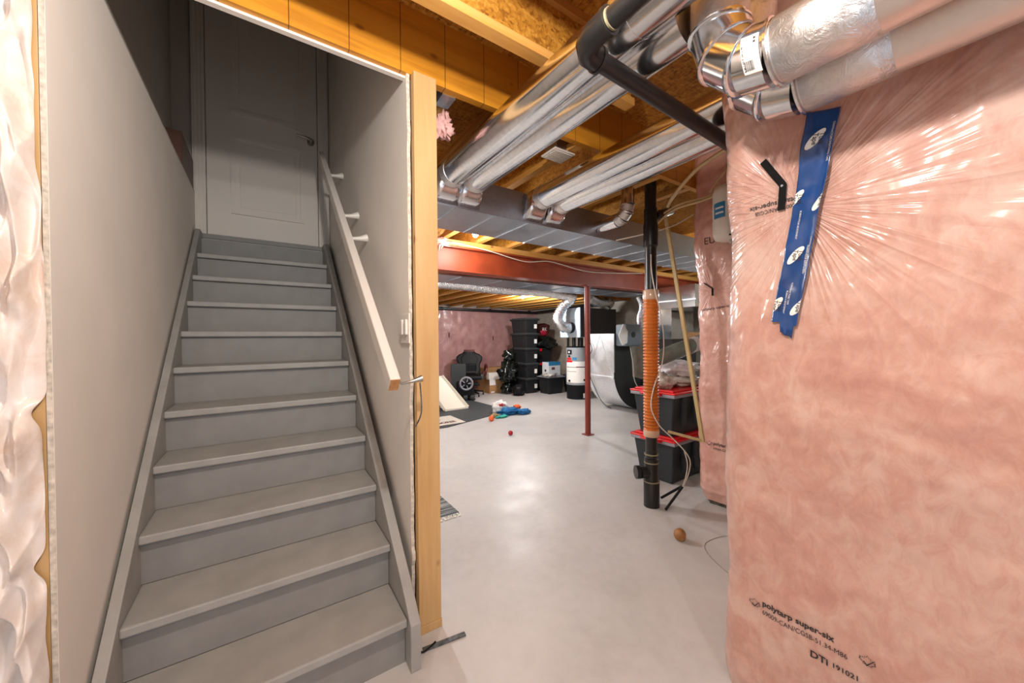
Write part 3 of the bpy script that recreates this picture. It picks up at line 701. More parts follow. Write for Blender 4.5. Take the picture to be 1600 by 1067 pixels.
# batten leaning
t = thing('leaning_batten', 'pale wooden batten hanging slanted beside the red lidded totes', 'batten', (3.00, .12, 0))
MB().bar((.055, -.075, .53), (-.055, .18, 2.40), .026, .020, up=(1, 0, 0)).build('upright', 'batten', t)
MB().bar((-.13, .10, .60), (.058, -.07, .535), .022, .018).build('cross_piece', 'batten', t)

# ================================================================== NEAR WALL DETAILS
def strip_poly(uv, off=.004, sub=6):
    return [near_surf(uofy(y), z, off) for y, z in uv]
# black strap clip
m = MB()
def band(p, q, wd, off, n=8):
    p = Vector(p); q = Vector(q); d = (q-p).normalized(); nn = Vector((-d.y, d.x))*wd/2; mm = MB()
    def fn(i, j):
        c = p.lerp(q, j)+nn*(2*i-1); return near_surf(uofy(c.x), c.y, off)
    return fn
t = thing('black_strap', 'bent black strap stapled on the sheet left of the blue tape', 'strap', (0, 0, 0))
MB().grid(3, 8, band((-.893, 1.965), (-.945, 1.868), .022, .010)).build('strap_leg', 'strapblk', t, thick=.002)
MB().grid(3, 8, band((-.945, 1.872), (-.938, 1.785), .022, .010)).build('strap_leg', 'strapblk', t, thick=.002)
c = near_surf(uofy(-.943), 1.866, .013); MB().cyl(c, c+Vector((-.003, 0, 0)), .004, 10).build('staple', 'greypl', t)
# blue tape
def tape_pt(u, v, off=.008):
    """u across 0..1 (left..right in view), v along 0 top..1 bottom"""
    yt = -1.018-.085*u; yb = -.915-.074*u
    bow = .012*math.sin(v*PI)
    y = yt+(yb-yt)*v-bow*0; z = 2.072-.02*u+(1.385-2.072+.0)*v-(.030*u if v > .999 else 0)*1.0
    lift = .004+.012*max(0, (u-.75)/.25)**2*math.sin(v*PI)
    return near_surf(uofy(y), z, off+lift+.003*nz(u*2, v*9, 0, 1))
t = thing('blue_tape', 'long strip of blue printed sheathing tape down the pink insulated wall', 'tape', (0, 0, 0))
def tape_edge(i, j):
    v = j
    if j > .97: v = .97+.03*(j-.97)/.03*(.35+.25*nz(i*6, 0, 0, 1)+(.9 if .35 < i < .9 else 0))
    return tape_pt(i, v)
MB().grid(21, 120, tape_edge).build('tape_strip', 'tape', t, smooth=180, thick=.0006)
LW, WD = .70, .08
def oval(uc, vc, name=''):
    m = MB(); n_ = 28; vs = [tape_pt(uc, vc, .0095)]
    for k in range(n_):
        an = 2*PI*k/n_; u = uc+.30*math.cos(an)*math.cos(.5)-.30*.6*math.sin(an)*math.sin(.5)
        v = vc+(.30*math.cos(an)*math.sin(-.9)*.10+.038*math.sin(an))
        vs.append(tape_pt(min(max(u, 0), 1), v, .0095))
    m.add(vs, [(0, 1+k, 1+(k+1) % n_) for k in range(n_)]); ov = m.build('logo_oval', 'white', t)
    for li, wd in enumerate(('Tuck', 'Tape')):
        def fn(x_, y_):   # letters run down the strip
            u = uc+.12-.19*li+y_/WD; v = vc-.026+x_/LW+.04*(u-uc)*0
            return tape_pt(min(max(u, .002), .998), v, .0105)
        text_mb(wd, .018, fn, .0002).build('lettering', 'ink', ov, weld=False)
for uc, vc in ((.42, .125), (.98, .40), (.02, .385), (.43, .65), (.04, .90), (.95, .89)): oval(uc, vc)
for k, (u0, v0, L2) in enumerate(((.88, .06, 'CONTRACTORS SHEATHING TAPE'), (.30, .44, 'RUBAN POUR REVETEMENT'), (.86, .56, 'CONTRACTORS SHEATHING TAPE'), (.80, .60, 'RUBAN POUR REVETEMENT'), (.50, .78, 'CONTRACTORS TAPE'), (.40, .82, 'RUBAN A REVETEMENT'))):
    text_mb(L2, .0075, lambda x_, y_: tape_pt(min(u0+y_/WD, .99), min(v0+x_/LW, .96), .0100), 0).build('lettering', 'white', t, weld=False)
# printing on the polyethylene
def ptxt(s, size, y, z, bold=0, tilt=0, sy=-1, flip=False, off=.0035, surf=near_surf, uf=uofy, sx=1.0):
    ca, sa = math.cos(tilt), math.sin(tilt)
    def fn(x_, y_):
        x_ *= sx
        if flip: x_, y_ = -x_, -y_
        X_ = x_*ca-y_*sa; Y_ = x_*sa+y_*ca
        return surf(uf(y-X_), z+Y_, off)
    return text_mb(s, size, fn, bold)
pr = thing('sheet_printing', 'black printed lettering low on the near pink insulated wall', 'printing', (0, 0, 0))
ptxt('polytarp super-six', .027, -.893, .383, .0007, sx=1.0).build('lettering', 'ink', pr, weld=False)
ptxt('69009-CAN/CGSB-51.34-M86', .0225, -.893, .352, .0, sx=.83).build('lettering', 'ink', pr, weld=False)
ptxt('DTi', .030, -1.030, .297, .0008).build('lettering', 'ink', pr, weld=False)
ptxt('191021', .022, -1.085, .302, .0004).build('lettering', 'ink', pr, weld=False)
def leaf(y, z, s=1, surf=near_surf, uf=uofy):
    pts = [(0, 1), (.18, .66), (.38, .74), (.32, .40), (.52, .58), (.60, .44), (.88, .48), (.80, .26), (.95, .14), (.45, -.2), (.5, -.38), (0, -.30), (-.5, -.38), (-.45, -.2), (-.95, .14), (-.80, .26), (-.88, .48), (-.60, .44), (-.52, .58), (-.32, .40), (-.38, .74), (-.18, .66)]
    m = MB(); k = .021*s; n_ = len(pts); vs = []
    for (a_, b_) in pts: vs.append(surf(uf(y-a_*k), z+b_*k, .0035)); 
    for (a_, b_) in pts: vs.append(surf(uf(y-a_*k*.86), z+(b_*.86+.03)*k, .0035))
    m.add(vs, [(i, (i+1) % n_, n_+(i+1) % n_, n_+i) for i in range(n_)])
    ck = [(-.35, .05), (-.05, -.25), (.75, .75), (.8, .68), (-.05, -.5), (-.45, -.05)]
    m.add([surf(uf(y-a_*k), z+b_*k, .0037) for a_, b_ in ck], [(0, 1, 4, 5), (1, 2, 3, 4)]); return m
leaf(-.868, .372).build('leaf_mark', 'ink', pr, weld=False); leaf(-1.168, .375).build('leaf_mark', 'ink', pr, weld=False)
pr = thing('sheet_printing', 'faint upside-down lettering behind the black strap and tape on the near pink wall', 'printing', (0, 0, 0))
ptxt('polytarp super-six', .024, -1.012, 1.822, .0003, flip=True).build('lettering', 'ink', pr, weld=False)
ptxt('69009-CAN/CGSB', .020, -.985, 1.800, .0, flip=True, sx=.85).build('lettering', 'ink', pr, weld=False)
uofc = lambda y: .09*PI/4+(.07-y)
pr = thing('sheet_printing', 'black printed lettering on the lower part of the far pink column', 'printing', (0, 0, 0))
ptxt('polytarp super-six', .034, .010, .50, .0006, surf=col_surf, uf=uofc, off=.004).build('lettering', 'ink', pr, weld=False)
ptxt('69009-CAN/CGSB-51.34-M86', .024, .010, .465, 0, surf=col_surf, uf=uofc, off=.004).build('lettering', 'ink', pr, weld=False)
leaf(.04, .50, 1.3, col_surf, uofc).build('leaf_mark', 'ink', pr, weld=False)
ptxt('EU', .075, .065, 2.06, .0, surf=col_surf, uf=uofc, off=.004).build('lettering', 'inkred', pr, weld=False)
ptxt('polytarp super-six', .030, .10, 1.545, .0002, surf=col_surf, uf=uofc, off=.004, tilt=.1).build('lettering', 'ink', pr, weld=False)
t = thing('black_strap', 'small bent black strap stapled on the far pink column', 'strap', (0, 0, 0))
m = MB().grid(3, 6, lambda i, j: col_surf(uofc(.075-.065*j)+.012*(i-.5), 1.765-.05*j, .008)); m.build('strap_leg', 'black', t, thick=.002)
m = MB().grid(3, 6, lambda i, j: col_surf(uofc(.010-.0*j)+.014*(i-.5), 1.715-.055*j, .008)); m.build('strap_leg', 'black', t, thick=.002)
# expansion tank
t = thing('white_tank', 'white plastic canister with a blue label hanging behind the near pink wall', 'canister', (3.02, -.16, 2.03))
MB().lathe([(.05, 0), (.085, .012), (.098, .05), (.100, .14), (.096, .16), (.100, .18), (.100, .34), (.085, .385), (.04, .40)], 32).build('canister_body', 'whitepl', t, smooth=60)
def cy(an, z, r=.1012): return Vector((r*math.cos(an), r*math.sin(an), z))
MB().grid(10, 4, lambda i, j: cy(2.55+.85*i, .15+.11*j, .1015)).build('blue_label', 'boxblue', t, smooth=180)
for zz in (.18, .215): MB().grid(8, 2, lambda i, j: cy(2.7+.6*i, zz+.012*j, .1024)).build('label_stripe', 'white', t)
MB().cyl((-.02, -.03, .0), (-.02, -.03, -.03), .012).build('outlet', 'nickel', t)
MB().tube([(-.09, -.05, .02), (-.04, -.09, .015)], .006, 8).build('valve_key', 'black', t)
MB().cyl((0, 0, .40), (0, 0, .80), .012, 12).build('pipe', 'nickel', t)

# pink wool scraps
for (c, r_, s_, lb_) in (((1.02, .28, 2.42), (.045, .03, .055), 2, 'tuft of pink insulation poking out under the header by the stud'), ((1.72, 2.0, 2.315), (.10, .03, .035), 5, 'scrap of pink insulation hanging over the top of the red beam')):
    m = MB().blob(c, r_, s_, .8, 28, 3.2, 0)
    for k in range(5):
        a_ = Vector(c)+Vector((random.uniform(-r_[0], r_[0])*.8, 0, -r_[2]*.3)); m.tube([a_, a_+Vector((random.uniform(-.05, .02), -.01, -random.uniform(.03, .09)))], [.018, .003], 7)
    tag(m.build('insulation_scrap', 'pinkwool', smooth=180), lb_, 'insulation')

# ================================================================== BULBS
for (p, wt, lb_, lc) in BULBS:
    t = thing('ceiling_bulb', lb_, 'light bulb', p)
    up = (2.62 if False else .10)
    MB().lathe([(.012, -.045), (.026, -.030), (.031, -.008), (.026, .018), (.015, .038), (.013, .05)], 20).build('bulb', 'bulb', t, smooth=60)
    MB().lathe([(.022, .05), (.028, .06), (.055, .085), (.057, .10)], 24).build('lamp_holder', 'lampw', t, smooth=40)
    L = bpy.data.lights.new('bulb_light', 'POINT'); L.energy = wt; L.color = lc; L.shadow_soft_size = .035
    lo = bpy.data.objects.new('bulb_light', L); lo.parent = t; lo.location = (0, 0, -.09); col.objects.link(lo)
for (x, y, zt) in ((0.24, -.92, 2.54), (1.876, 1.5, 2.55), (.75, -2.45, 2.84), (4.4, 1.35, 2.55)):
    pass
ob = B((1.915, 1.64, 2.475), (2.035, 1.76, 2.66)).build('lamp_board', 'flange'); tag(ob, 'small wooden block carrying the bulb beyond the flat duct', 'board')
ob = B((4.34, 4.22, 2.24), (4.46, 4.34, 2.42)).build('lamp_board', 'flange'); tag(ob, 'small wooden block carrying the bulb above the storage bins', 'board')

# ================================================================== TOTES
def tote(t, w_, d_, h_, body='blackpl', lid='blackpl', lt=.035, ribs=True, sticker=None, taper=.035, rim=None):
    m = MB().box((-w_/2+.02, -d_/2+.02, 0), (w_/2-.02, d_/2-.02, h_-lt), taper); m.build('tote_body', body, t, bevel=.012)
    if ribs:
        for sy in (-1,):
            for k in range(7):
                x = -w_/2+.08+(w_-.16)*k/6; MB().bar((x*.93, sy*(d_/2-.02-taper+.001), .03), (x, sy*(d_/2-.02+.001), h_-lt-.05), .018, .008, up=(0, 1, 0)).build('rib', body, t)
        for k in range(5):
            y = -d_/2+.07+(d_-.14)*k/4; MB().bar((-(w_/2-.02-taper+.001), y*.93, .03), (-(w_/2-.02+.001), y, h_-lt-.05), .018, .008, up=(1, 0, 0)).build('rib', body, t)
    if rim: B((-w_/2, -d_/2, h_-lt-.03), (w_/2, d_/2, h_-lt)).build('rim', rim, t, bevel=.006)
    m = MB().box((-w_/2-.005, -d_/2-.005, h_-lt), (w_/2+.005, d_/2+.005, h_-lt+.018)).box((-w_/2+.03, -d_/2+.03, h_-lt+.015), (w_/2-.03, d_/2-.03, h_)); m.build('lid', lid, t, bevel=.006)
    if sticker: B((sticker[0], -d_/2-.004+.018, sticker[1]), (sticker[0]+.07, -d_/2+.03, sticker[1]+.10)).build('label_sticker', 'white', t)
    return t
# five-high stack: near corner at (5.69,5.53)
SZ = (.42, .66, .375)
first = None
names = ['lowest', 'second from the bottom', 'middle', 'second from the top', 'topmost']
for k in range(5):
    t = first and copy_tree(first)
    if not t:
        t = thing('storage_tote', '', 'storage bin', group='black storage totes in the five-high stack'); tote(t, *SZ, rim='blackpl', lid='dgrey', sticker=(.07, .12)); first = t
    t.location = (5.585, 5.85, k*.360)
    t['label'] = 'black storage tote, %s of the stack of five against the far corner' % names[k]
# red-latched black totes behind
f2 = None
for k in range(3):
    t = f2 and copy_tree(f2)
    if not t:
        t = thing('latch_tote', '', 'storage bin', group='black totes with red latches'); tote(t, .50, .42, .355, lid='blackpl', ribs=False)
        for x in (-.265,): B((x-.0, -.03, .29), (x+.02, .03, .36)).build('latch', 'redpl', t)
        B((-.2, -.225, .29), (-.14, -.20, .35)).build('latch', 'redpl', t); f2 = t
    t.location = (6.20, 5.98, k*.355)
    t['label'] = 'black tote with red latches behind the tall stack, %s of its pile' % ('bottom', 'middle', 'top')[k]
tag(MB().blob((6.26, 5.92, 1.20), (.30, .22, .17), 4, .5, 26, 2.4, .0).build('black_bag', 'blackbag', smooth=180), 'crumpled black bag on top of the red-latched totes', 'bag')
rb = thing('dark_red_bag', 'dark red and black bag with lettering on top of the crumpled black bag', 'bag', (6.20, 5.92, 1.33))
MB().prism([(-.16, -.05, .03), (.16, -.05, 0), (.24, -.05, .33), (.06, -.05, .38), (-.20, -.05, .35)], (0, .16, 0)).build('bag_body', 'redbag', rb, bevel=.03)
MB().blob((.02, -.05, .14), (.12, .02, .08), 2, .3, 16, 2, 0).build('red_patch', 'crimson', rb, smooth=180)
text_mb('RK', .12, lambda x_, y_: Vector((-.06+x_, -.078, .18+y_))).build('lettering', 'white', rb, weld=False)
# open bin with bag and printed box
t = thing('storage_tote', 'low black storage tote right of the stack with a white box on it', 'storage bin', (5.99, 5.33, 0))
tote(t, .52, .44, .42, lid='greypl', lt=.03)
tag(MB().blob((5.86, 5.25, .445), (.16, .14, .04), 9, .6, 22, 3, 0).build('grey_bag', 'clearbag', smooth=180), 'crumpled grey plastic bag on the lid of the low black tote', 'bag')
t = thing('printed_carton', 'white and blue printed carton standing on the low black tote', 'box', (6.05, 5.38, .425))
B((-.19, -.12, 0), (.17, .12, .32)).build('carton', 'boxwhite', t); B((-.19, -.123, .24), (.17, -.119, .32)).build('blue_band', 'boxblue', t); B((-.19, -.12, .32), (.17, .12, .323)).build('blue_top', 'boxblue', t)
B((-.10, -.123, .14), (.0, -.119, .20)).build('dark_panel', 'inkred', t); MB().cyl((-.19, .0, .12), (-.195, .0, .12), .03, 14).build('round_mark', 'black', t)
t = thing('storage_tote', 'narrow black tote between the low tote and the water heater', 'storage bin', (6.52, 5.15, 0)); tote(t, .34, .40, .44, ribs=False, lid='dgrey')

# red-lid totes near drain stack : near corner (3.43,.36)
f3 = None
for k in range(2):
    t = f3 and copy_tree(f3)
    if not t:
        t = thing('red_lid_tote', '', 'storage bin', group='charcoal totes with red lids')
        tote(t, .74, .46, .43, body='darkpl', lid='redpl', ribs=False, rim='greypl', taper=.045)
        for s_ in (-1, 1): MB().tube([(s_*.37, -.10, .385), (s_*.405, -.09, .395), (s_*.405, .09, .395), (s_*.37, .10, .385)], .012, 8).build('handle', 'redpl', t, smooth=50)
        for k2 in range(3): B((-.22+.2*k2, -.205-.022, .10), (-.16+.2*k2, -.2, .37)).build('rib', 'darkpl', t, bevel=.006)
        f3 = t
    t.location = (3.60, .635, k*.427); t.rotation_euler = (0, 0, .03)
    t['label'] = 'charcoal tote with red lid behind the drain stack, %s' % ('on the floor', 'stacked on the other one')[k]
# things on red totes
zt = .86
t = thing('wrapped_roll', 'green-grey roll wrapped in clear plastic lying tilted on the red tote pile', 'roll', (3.62, .56, zt+.285))
MB().tube([(-.36, .05, -.02), (-.30, .04, 0), (.30, -.04, .15), (.36, -.05, .16)], [.05, .075, .075, .05], 20).build('roll', 'greenroll', t, smooth=50)
MB().tube([(.10, -.01, .098), (.2, -.03, .125)], .0765, 20).build('paper_label', 'whitebag', t, smooth=50)
tag(MB().blob((3.68, .62, zt+.165), (.24, .15, .07), 5, .4, 26, 2.5, .0).build('white_bag', 'whitebag', smooth=180), 'white plastic bag squeezed below the wrapped roll', 'bag')
tag(MB().blob((3.72, .62, zt+.045), (.25, .17, .06), 8, .3, 26, 3, .0).build('clear_bag', 'clearbag', smooth=180), 'clear plastic bag of beige cloth lying on the upper red lid', 'bag')
tag(MB().blob((3.36, .60, zt+.06), (.09, .12, .075), 12, .4, 22, 3, .0).build('clear_bag', 'clearbag', smooth=180), 'small clear plastic bag on the red lid behind the orange sleeve', 'bag')
# shelf by the right wall with cartons
sh = thing('shelving_unit', 'dark shelving unit standing at the right wall behind the orange sleeve', 'shelf', (5.6, 1.35, 0))
for x in (-.45, .45):
    for y in (-.2, .2): B((x-.02, y-.02, 0), (x+.02, y+.02, 1.23)).build('upright', 'dgrey', sh)
for z in (.15, .70, 1.22): B((-.47, -.22, z), (.47, .22, z+.03)).build('shelf_board', 'dgrey', sh)
tag(B((5.22, 1.22, 1.25), (5.50, 1.45, 1.40)).build('cardboard_box', 'card', bevel=.003), 'small brown cardboard box on the dark shelf behind the orange sleeve', 'box')
t = thing('black_bag', 'black handled bag on the dark shelf beside the small cardboard box', 'bag', (5.80, 1.35, 1.25))
B((-.24, -.12, 0), (.24, .12, .24)).build('bag_body', 'black', t, bevel=.03); MB().tube(curve([(-.1, -.125, .18), (-.08, -.135, .34), (.08, -.135, .34), (.1, -.125, .18)]), .01, 8).build('handle', 'black', t, smooth=60)

# ================================================================== FURNACE GROUP
t = thing('return_duct', 'tall silver return air duct curving into the furnace base', 'duct', (5.30, 2.82, 0))
pf = [(0, 0, 1.40), (0, 0, .72)]
for q in np.linspace(0, PI/2, 14)[1:]: pf.append((.70-.70*math.cos(q), 0, .72-.70*math.sin(q)))
pf += [(1.0, 0, .02), (1.0, 0, .5), (.5, 0, .62), (.45, 0, 1.40)]
MB().prism([(p[0], .004, p[2]) for p in pf], (0, .62, 0)).build('duct_shell', 'galvb', t, smooth=30)
MB().prism([(p[0]+.002, 0, p[2]) for p in pf], (0, .004, 0)).build('side_panel', 'dgrey', t)
B((-.012, 0, .60), (.002, .625, .64)).build('cross_seam', 'galvb', t); B((-.01, -.006, .72), (.012, .0, 1.40)).build('edge_seam', 'galvb', t)
m = MB().bar((-.003, .6, .64), (-.003, .32, 1.38), .006, .004).bar((-.003, .02, .64), (-.003, .32, 1.38), .006, .004); m.build('cross_crease', 'galvb', t)
cable(curve([(5.28, 3.4, 1.32), (5.26, 3.3, 1.1), (5.27, 3.45, .9), (5.27, 3.35, .6), (5.5, 3.3, .15), (5.55, 3.1, .02)]), .006, 'black', 'black cable hanging down the face of the silver return duct')
cable(curve([(5.55, 2.70, 1.30), (5.6, 2.66, .9), (5.65, 2.62, .5), (5.85, 2.3, .06), (6.0, 2.0, .02)]), .007, 'cable', 'grey cable hanging below the humidifier down to the floor')
fn_ = thing('furnace', 'dark grey furnace cabinet behind the silver return duct', 'furnace', (6.45, 2.49, 0))
B((-.40, -.30, .0), (.35, .30, 1.30)).build('cabinet', 'brownblk', fn_, bevel=.01); B((-.38, -.306, .70), (.33, -.298, 1.26)).build('upper_door', 'dgrey', fn_); B((-.38, -.306, .05), (.33, -.298, .66)).build('lower_door', 'brownblk', fn_)
B((-.36, -.26, 1.30), (.33, .28, 2.1)).build('plenum', 'galv', fn_); B((-.37, -.27, 1.62), (.34, -.26, 1.65)).build('plenum_seam', 'galv', fn_)
t = thing('plenum_duct', 'dull metal plenum duct right of the humidifier under the beam', 'duct', (6.0, 1.75, 1.78))
B((-.55, -.3, 0), (.9, .35, .33)).build('duct_body', 'galv', t); B((-.56, -.31, .1), (-.55, .36, .12)).build('seam', 'galvb', t)
t = thing('humidifier', 'slate grey humidifier box mounted beside the return duct', 'humidifier', (5.42, 2.62, 1.18))
B((-.08, -.02, 0), (.34, .20, .38)).build('housing', 'humid', t, bevel=.03); MB().cyl((.12, -.02, .20), (.12, -.03, .20), .05).build('dial', 'dgrey', t, smooth=40)
ob = MB().prism([(5.24, 2.585, 1.20), (5.16, 2.60, 1.36), (5.26, 2.585, 1.56), (5.37, 2.58, 1.44), (5.36, 2.58, 1.24)], (.012, .018, 0)).build('plastic_sleeve', 'white'); tag(ob, 'white pointed paper sleeve hanging at the corner of the humidifier', 'paper')
t = thing('ventilator_unit', 'dark brown and pale blue ventilator box hanging from the joists', 'ventilator', (6.06, 3.86, 1.34))
B((-.54, .004, 0), (.54, .60, .60)).build('housing', 'lbluegrey', t); B((-.52, 0, .004), (.54, .005, .60)).build('front_panel', 'brownblk', t)
MB().cyl((-.54, .25, .20), (-.60, .25, .20), .11, 24).build('duct_collar', 'black', t, smooth=40)
for x in (-.45, .45): MB().bar((x, .3, .60), (x, .3, 1.04), .03, .003).build('hanging_strap', 'black', t)
# water heater
t = thing('water_heater', 'grey and white tank water heater on a black base', 'water heater', (5.98, 4.42, 0))
MB().lathe([(.235, 0), (.235, .30), (.24, .31)], 40).build('base_skirt', 'black', t, smooth=40)
MB().lathe([(.245, .31), (.245, 1.12), (.235, 1.13)], 40).build('tank_body', 'tankgrey', t, smooth=40)
MB().lathe([(.247, 1.118), (.250, 1.125), (.225, 1.14)], 40).build('top_cap', 'black', t, smooth=40)
def wh(an, z, r): return Vector((r*math.cos(an), r*math.sin(an), z))
ca = math.atan2(CAM.y-4.42, CAM.x-5.98)
def lab(a0, a1, z0, z1, mat, nm, r=.2468): MB().grid(12, 3, lambda i, j: wh(ca+a0+(a1-a0)*i, z0+(z1-z0)*j, r)).build(nm, mat, t, smooth=180)
lab(-1.2, 1.2, .36, .82, 'white', 'instruction_label'); lab(-1.2, -.45, .80, .84, 'redpl', 'red_strip', .248); lab(-1.1, -.55, .85, .90, 'redc', 'red_sticker'); lab(-.45, -.05, .85, .91, 'boxblue', 'blue_sticker'); lab(-1.05, -.5, .97, 1.07, 'black', 'control_panel'); lab(-.9, -.7, 1.0, 1.04, 'white', 'display', .2475)
lab(-.1, .9, .69, .71, 'inkred', 'printed_rule', .2475); lab(-1.1, -.1, .69, .70, 'ink', 'printed_rule', .2475); lab(-1.1, -.1, .60, .607, 'ink', 'printed_rule', .2475)
for a_, z_ in ((-.75, .93), (-.75, .40), (.62, .42)): c_ = wh(ca+a_, z_, .24); MB().cyl(c_, wh(ca+a_, z_, .262), .022, 14).build('access_cap', 'black', t, smooth=40)
B((-.06, -.245, .03), (-.0, -.236, .13)).build('base_sticker', 'white', t)
MB().cyl((-.1, -.24, .04), (-.13, -.31, .035), .015, 12).build('drain_valve', 'black', t)
for x in (-.10, .10): MB().cyl((x, 0, 1.13), (x, 0, 1.335), .04 if x < 0 else .06, 14).build('flue_pipe', 'abs', t, smooth=40)

# ================================================================== FAR LEFT THINGS
# gaming chair, faces roughly -Y/-X (towards camera)
t = thing('gaming_chair', 'black high-back gaming chair by the far pink wall', 'chair', (4.22, 6.15, 0), -.45); t.scale = (1.10, 1.05, .96)
for k in range(5):
    an = 2*PI*k/5+.3; e = Vector((.30*math.cos(an), .30*math.sin(an), .085)); bl = MB().tube([(0, 0, .13), e], [.03, .018], 10).build('base_leg', 'black', t, smooth=50)
    MB().cyl(e+Vector((-.014, 0, -.055)), e+Vector((.014, 0, -.055)), .03, 14).build('caster', 'black', bl, smooth=40)
MB().tube([(0, 0, .10), (0, 0, .40)], [.035, .025], 14).build('gas_lift', 'black', t, smooth=40)
B((-.25, -.27, .40), (.25, .22, .50)).build('seat', 'black', t, bevel=.035)
B((-.28, -.27, .42), (-.21, .20, .54)).build('seat_bolster', 'dgrey', t, bevel=.025); B((.21, -.27, .42), (.28, .20, .54)).build('seat_bolster', 'dgrey', t, bevel=.025)
bk = [(-.20, .48), (-.24, .62), (-.23, .80), (-.28, .92), (-.29, 1.04), (-.22, 1.12), (-.13, 1.17), (-.12, 1.26), (.12, 1.26), (.13, 1.17), (.22, 1.12), (.29, 1.04), (.28, .92), (.23, .80), (.24, .62), (.20, .48)]
tilt = lambda x, z, o=0: (x, .20+(z-.48)*.22+o, .48+(z-.48)*.80)
MB().prism([tilt(x, z) for x, z in bk], (0, .09, -.015)).build('backrest', 'black', t, bevel=.03)
MB().prism([tilt(x*.62, .52+(z-.48)*.88, -.025) for x, z in bk], (0, .03, 0)).build('back_cushion', 'black', t, bevel=.012)
B((-.15, .20, .56), (.15, .27, .76)).build('lumbar_pillow', 'black', t, bevel=.03); MB().prism([tilt(-.12, 1.19, -.03), tilt(.12, 1.19, -.03), tilt(.12, 1.26, -.03), tilt(-.12, 1.26, -.03)], (0, .02, 0)).build('red_headrest_band', 'redbag', t)
for s_ in (-1, 1):
    MB().tube(curve([(s_*.24, .16, .44), (s_*.33, .18, .60), (s_*.34, .08, .73), (s_*.34, -.14, .73), (s_*.33, -.24, .62), (s_*.30, -.22, .48)]), .026, 10).build('arm_rest', 'redbag' if s_ > 0 else 'black', t, smooth=60)
B((-.18, -.50, .30), (.18, -.28, .36)).build('foot_rest', 'black', t, bevel=.02)
# dark panel and wheel beside
t = thing('folded_frame', 'dark folded toy ride-on with a silver spoked wheel beside the gaming chair', 'toy', (3.72, 5.60, 0), -.35)
B((-.20, .12, .10), (.12, .20, .78)).build('dark_panel', 'dgrey', t, bevel=.01)
B((-.08, -.05, .08), (.28, .20, .42)).build('dark_body', 'black', t, bevel=.04)
wr = MB().tube([Vector((.10+.13*math.cos(q), -.10, .38+.13*math.sin(q))) for q in np.linspace(0, 2*PI, 25)], .022, 8, False).build('wheel_rim', 'greypl', t, smooth=60)
for k in range(5):
    an = 2*PI*k/5; MB().bar((.10, -.10, .38), (.10+.125*math.cos(an), -.10, .38+.125*math.sin(an)), .02, .014, up=(0, 1, 0)).build('wheel_spoke', 'greypl', wr)
MB().cyl((.10, -.12, .38), (.10, -.05, .38), .035, 16).build('wheel_hub', 'black', wr, smooth=40)
for k in range(6):
    MB().blob((-.16+.08*k, .02-.05*(k % 2), .07), (.06, .06, .07), k, .4, 12, 2, 0).build('dark_bundle', 'dgrey' if k % 2 else 'black', t, smooth=180)
# boxes and bags
tag(B((4.72, 6.36, 0), (5.32, 6.70, .60)).build('cardboard_box', 'card', bevel=.004), 'tall brown cardboard box against the pink wall behind the chair', 'box')
t = thing('cardboard_box', 'low brown cardboard box with a white label between chair and black bag', 'box', (5.02, 6.22, 0))
B((-.30, -.12, 0), (.25, .12, .34)).build('carton', 'card', t, bevel=.004); B((-.30, -.123, .20), (-.13, -.119, .34)).build('white_label', 'white', t); B((-.26, -.123, .02), (-.16, -.119, .05)).build('white_label', 'white', t)
B((-.32, -.13, .34), (.0, .0, .50)).build('white_flap', 'whitepl', t)
tag(MB().blob((5.06, 5.80, .52), (.24, .18, .24), 3, .6, 30, 2.6, .1).build('black_bag', 'blackbag', smooth=180), 'shiny black bag leaning beside the tall tote stack', 'bag')
tag(MB().blob((5.20, 5.95, .90), (.15, .14, .15), 6, .5, 26, 2.6, .1).build('black_bag', 'blackbag', smooth=180), 'small dark bag resting above the black bag by the tote stack', 'bag')
tag(MB().blob((5.08, 5.86, .15), (.15, .14, .15), 9, .5, 26, 2.6, .2).build('black_bag', 'blackbag', smooth=180), 'slim black bag standing on the floor under the larger bag', 'bag')
tag(MB().blob((5.14, 5.48, .12), (.16, .14, .14), 13, .25, 26, 2.6, .12).build('black_bag', 'black', smooth=180), 'round black bundle on the floor in front of the tote stack', 'bag')
# ramp
t = thing('slide_ramp', 'white toddler slide ramp resting on the black rubber mat', 'slide', (3.08, 4.75, 0))
MB().prism([(-.36, .35, .60), (-.00, .35, .60), (.345, -.0, .03), (-.10, -.0, .03)], (0, .012, .02)).build('slide_board', 'rampw', t)
MB().bar((-.00, .36, .62), (.36, -.01, .04), .02, .05).build('side_rail', 'rampw', t)
MB().bar((-.42, .36, .62), (-.12, -.03, .04), .02, .05).build('side_rail', 'rampw', t); MB().bar((-.12, -.03, .03), (.36, -.01, .03), .03, .03).build('end_lip', 'rampw', t)
MB().bar((-.36, .36, .0), (-.36, .36, .60), .04, .04, up=(1, 0, 0)).build('support_leg', 'rampw', t); MB().bar((-.02, .36, .0), (-.02, .36, .60), .04, .04, up=(1, 0, 0)).build('support_leg', 'rampw', t)
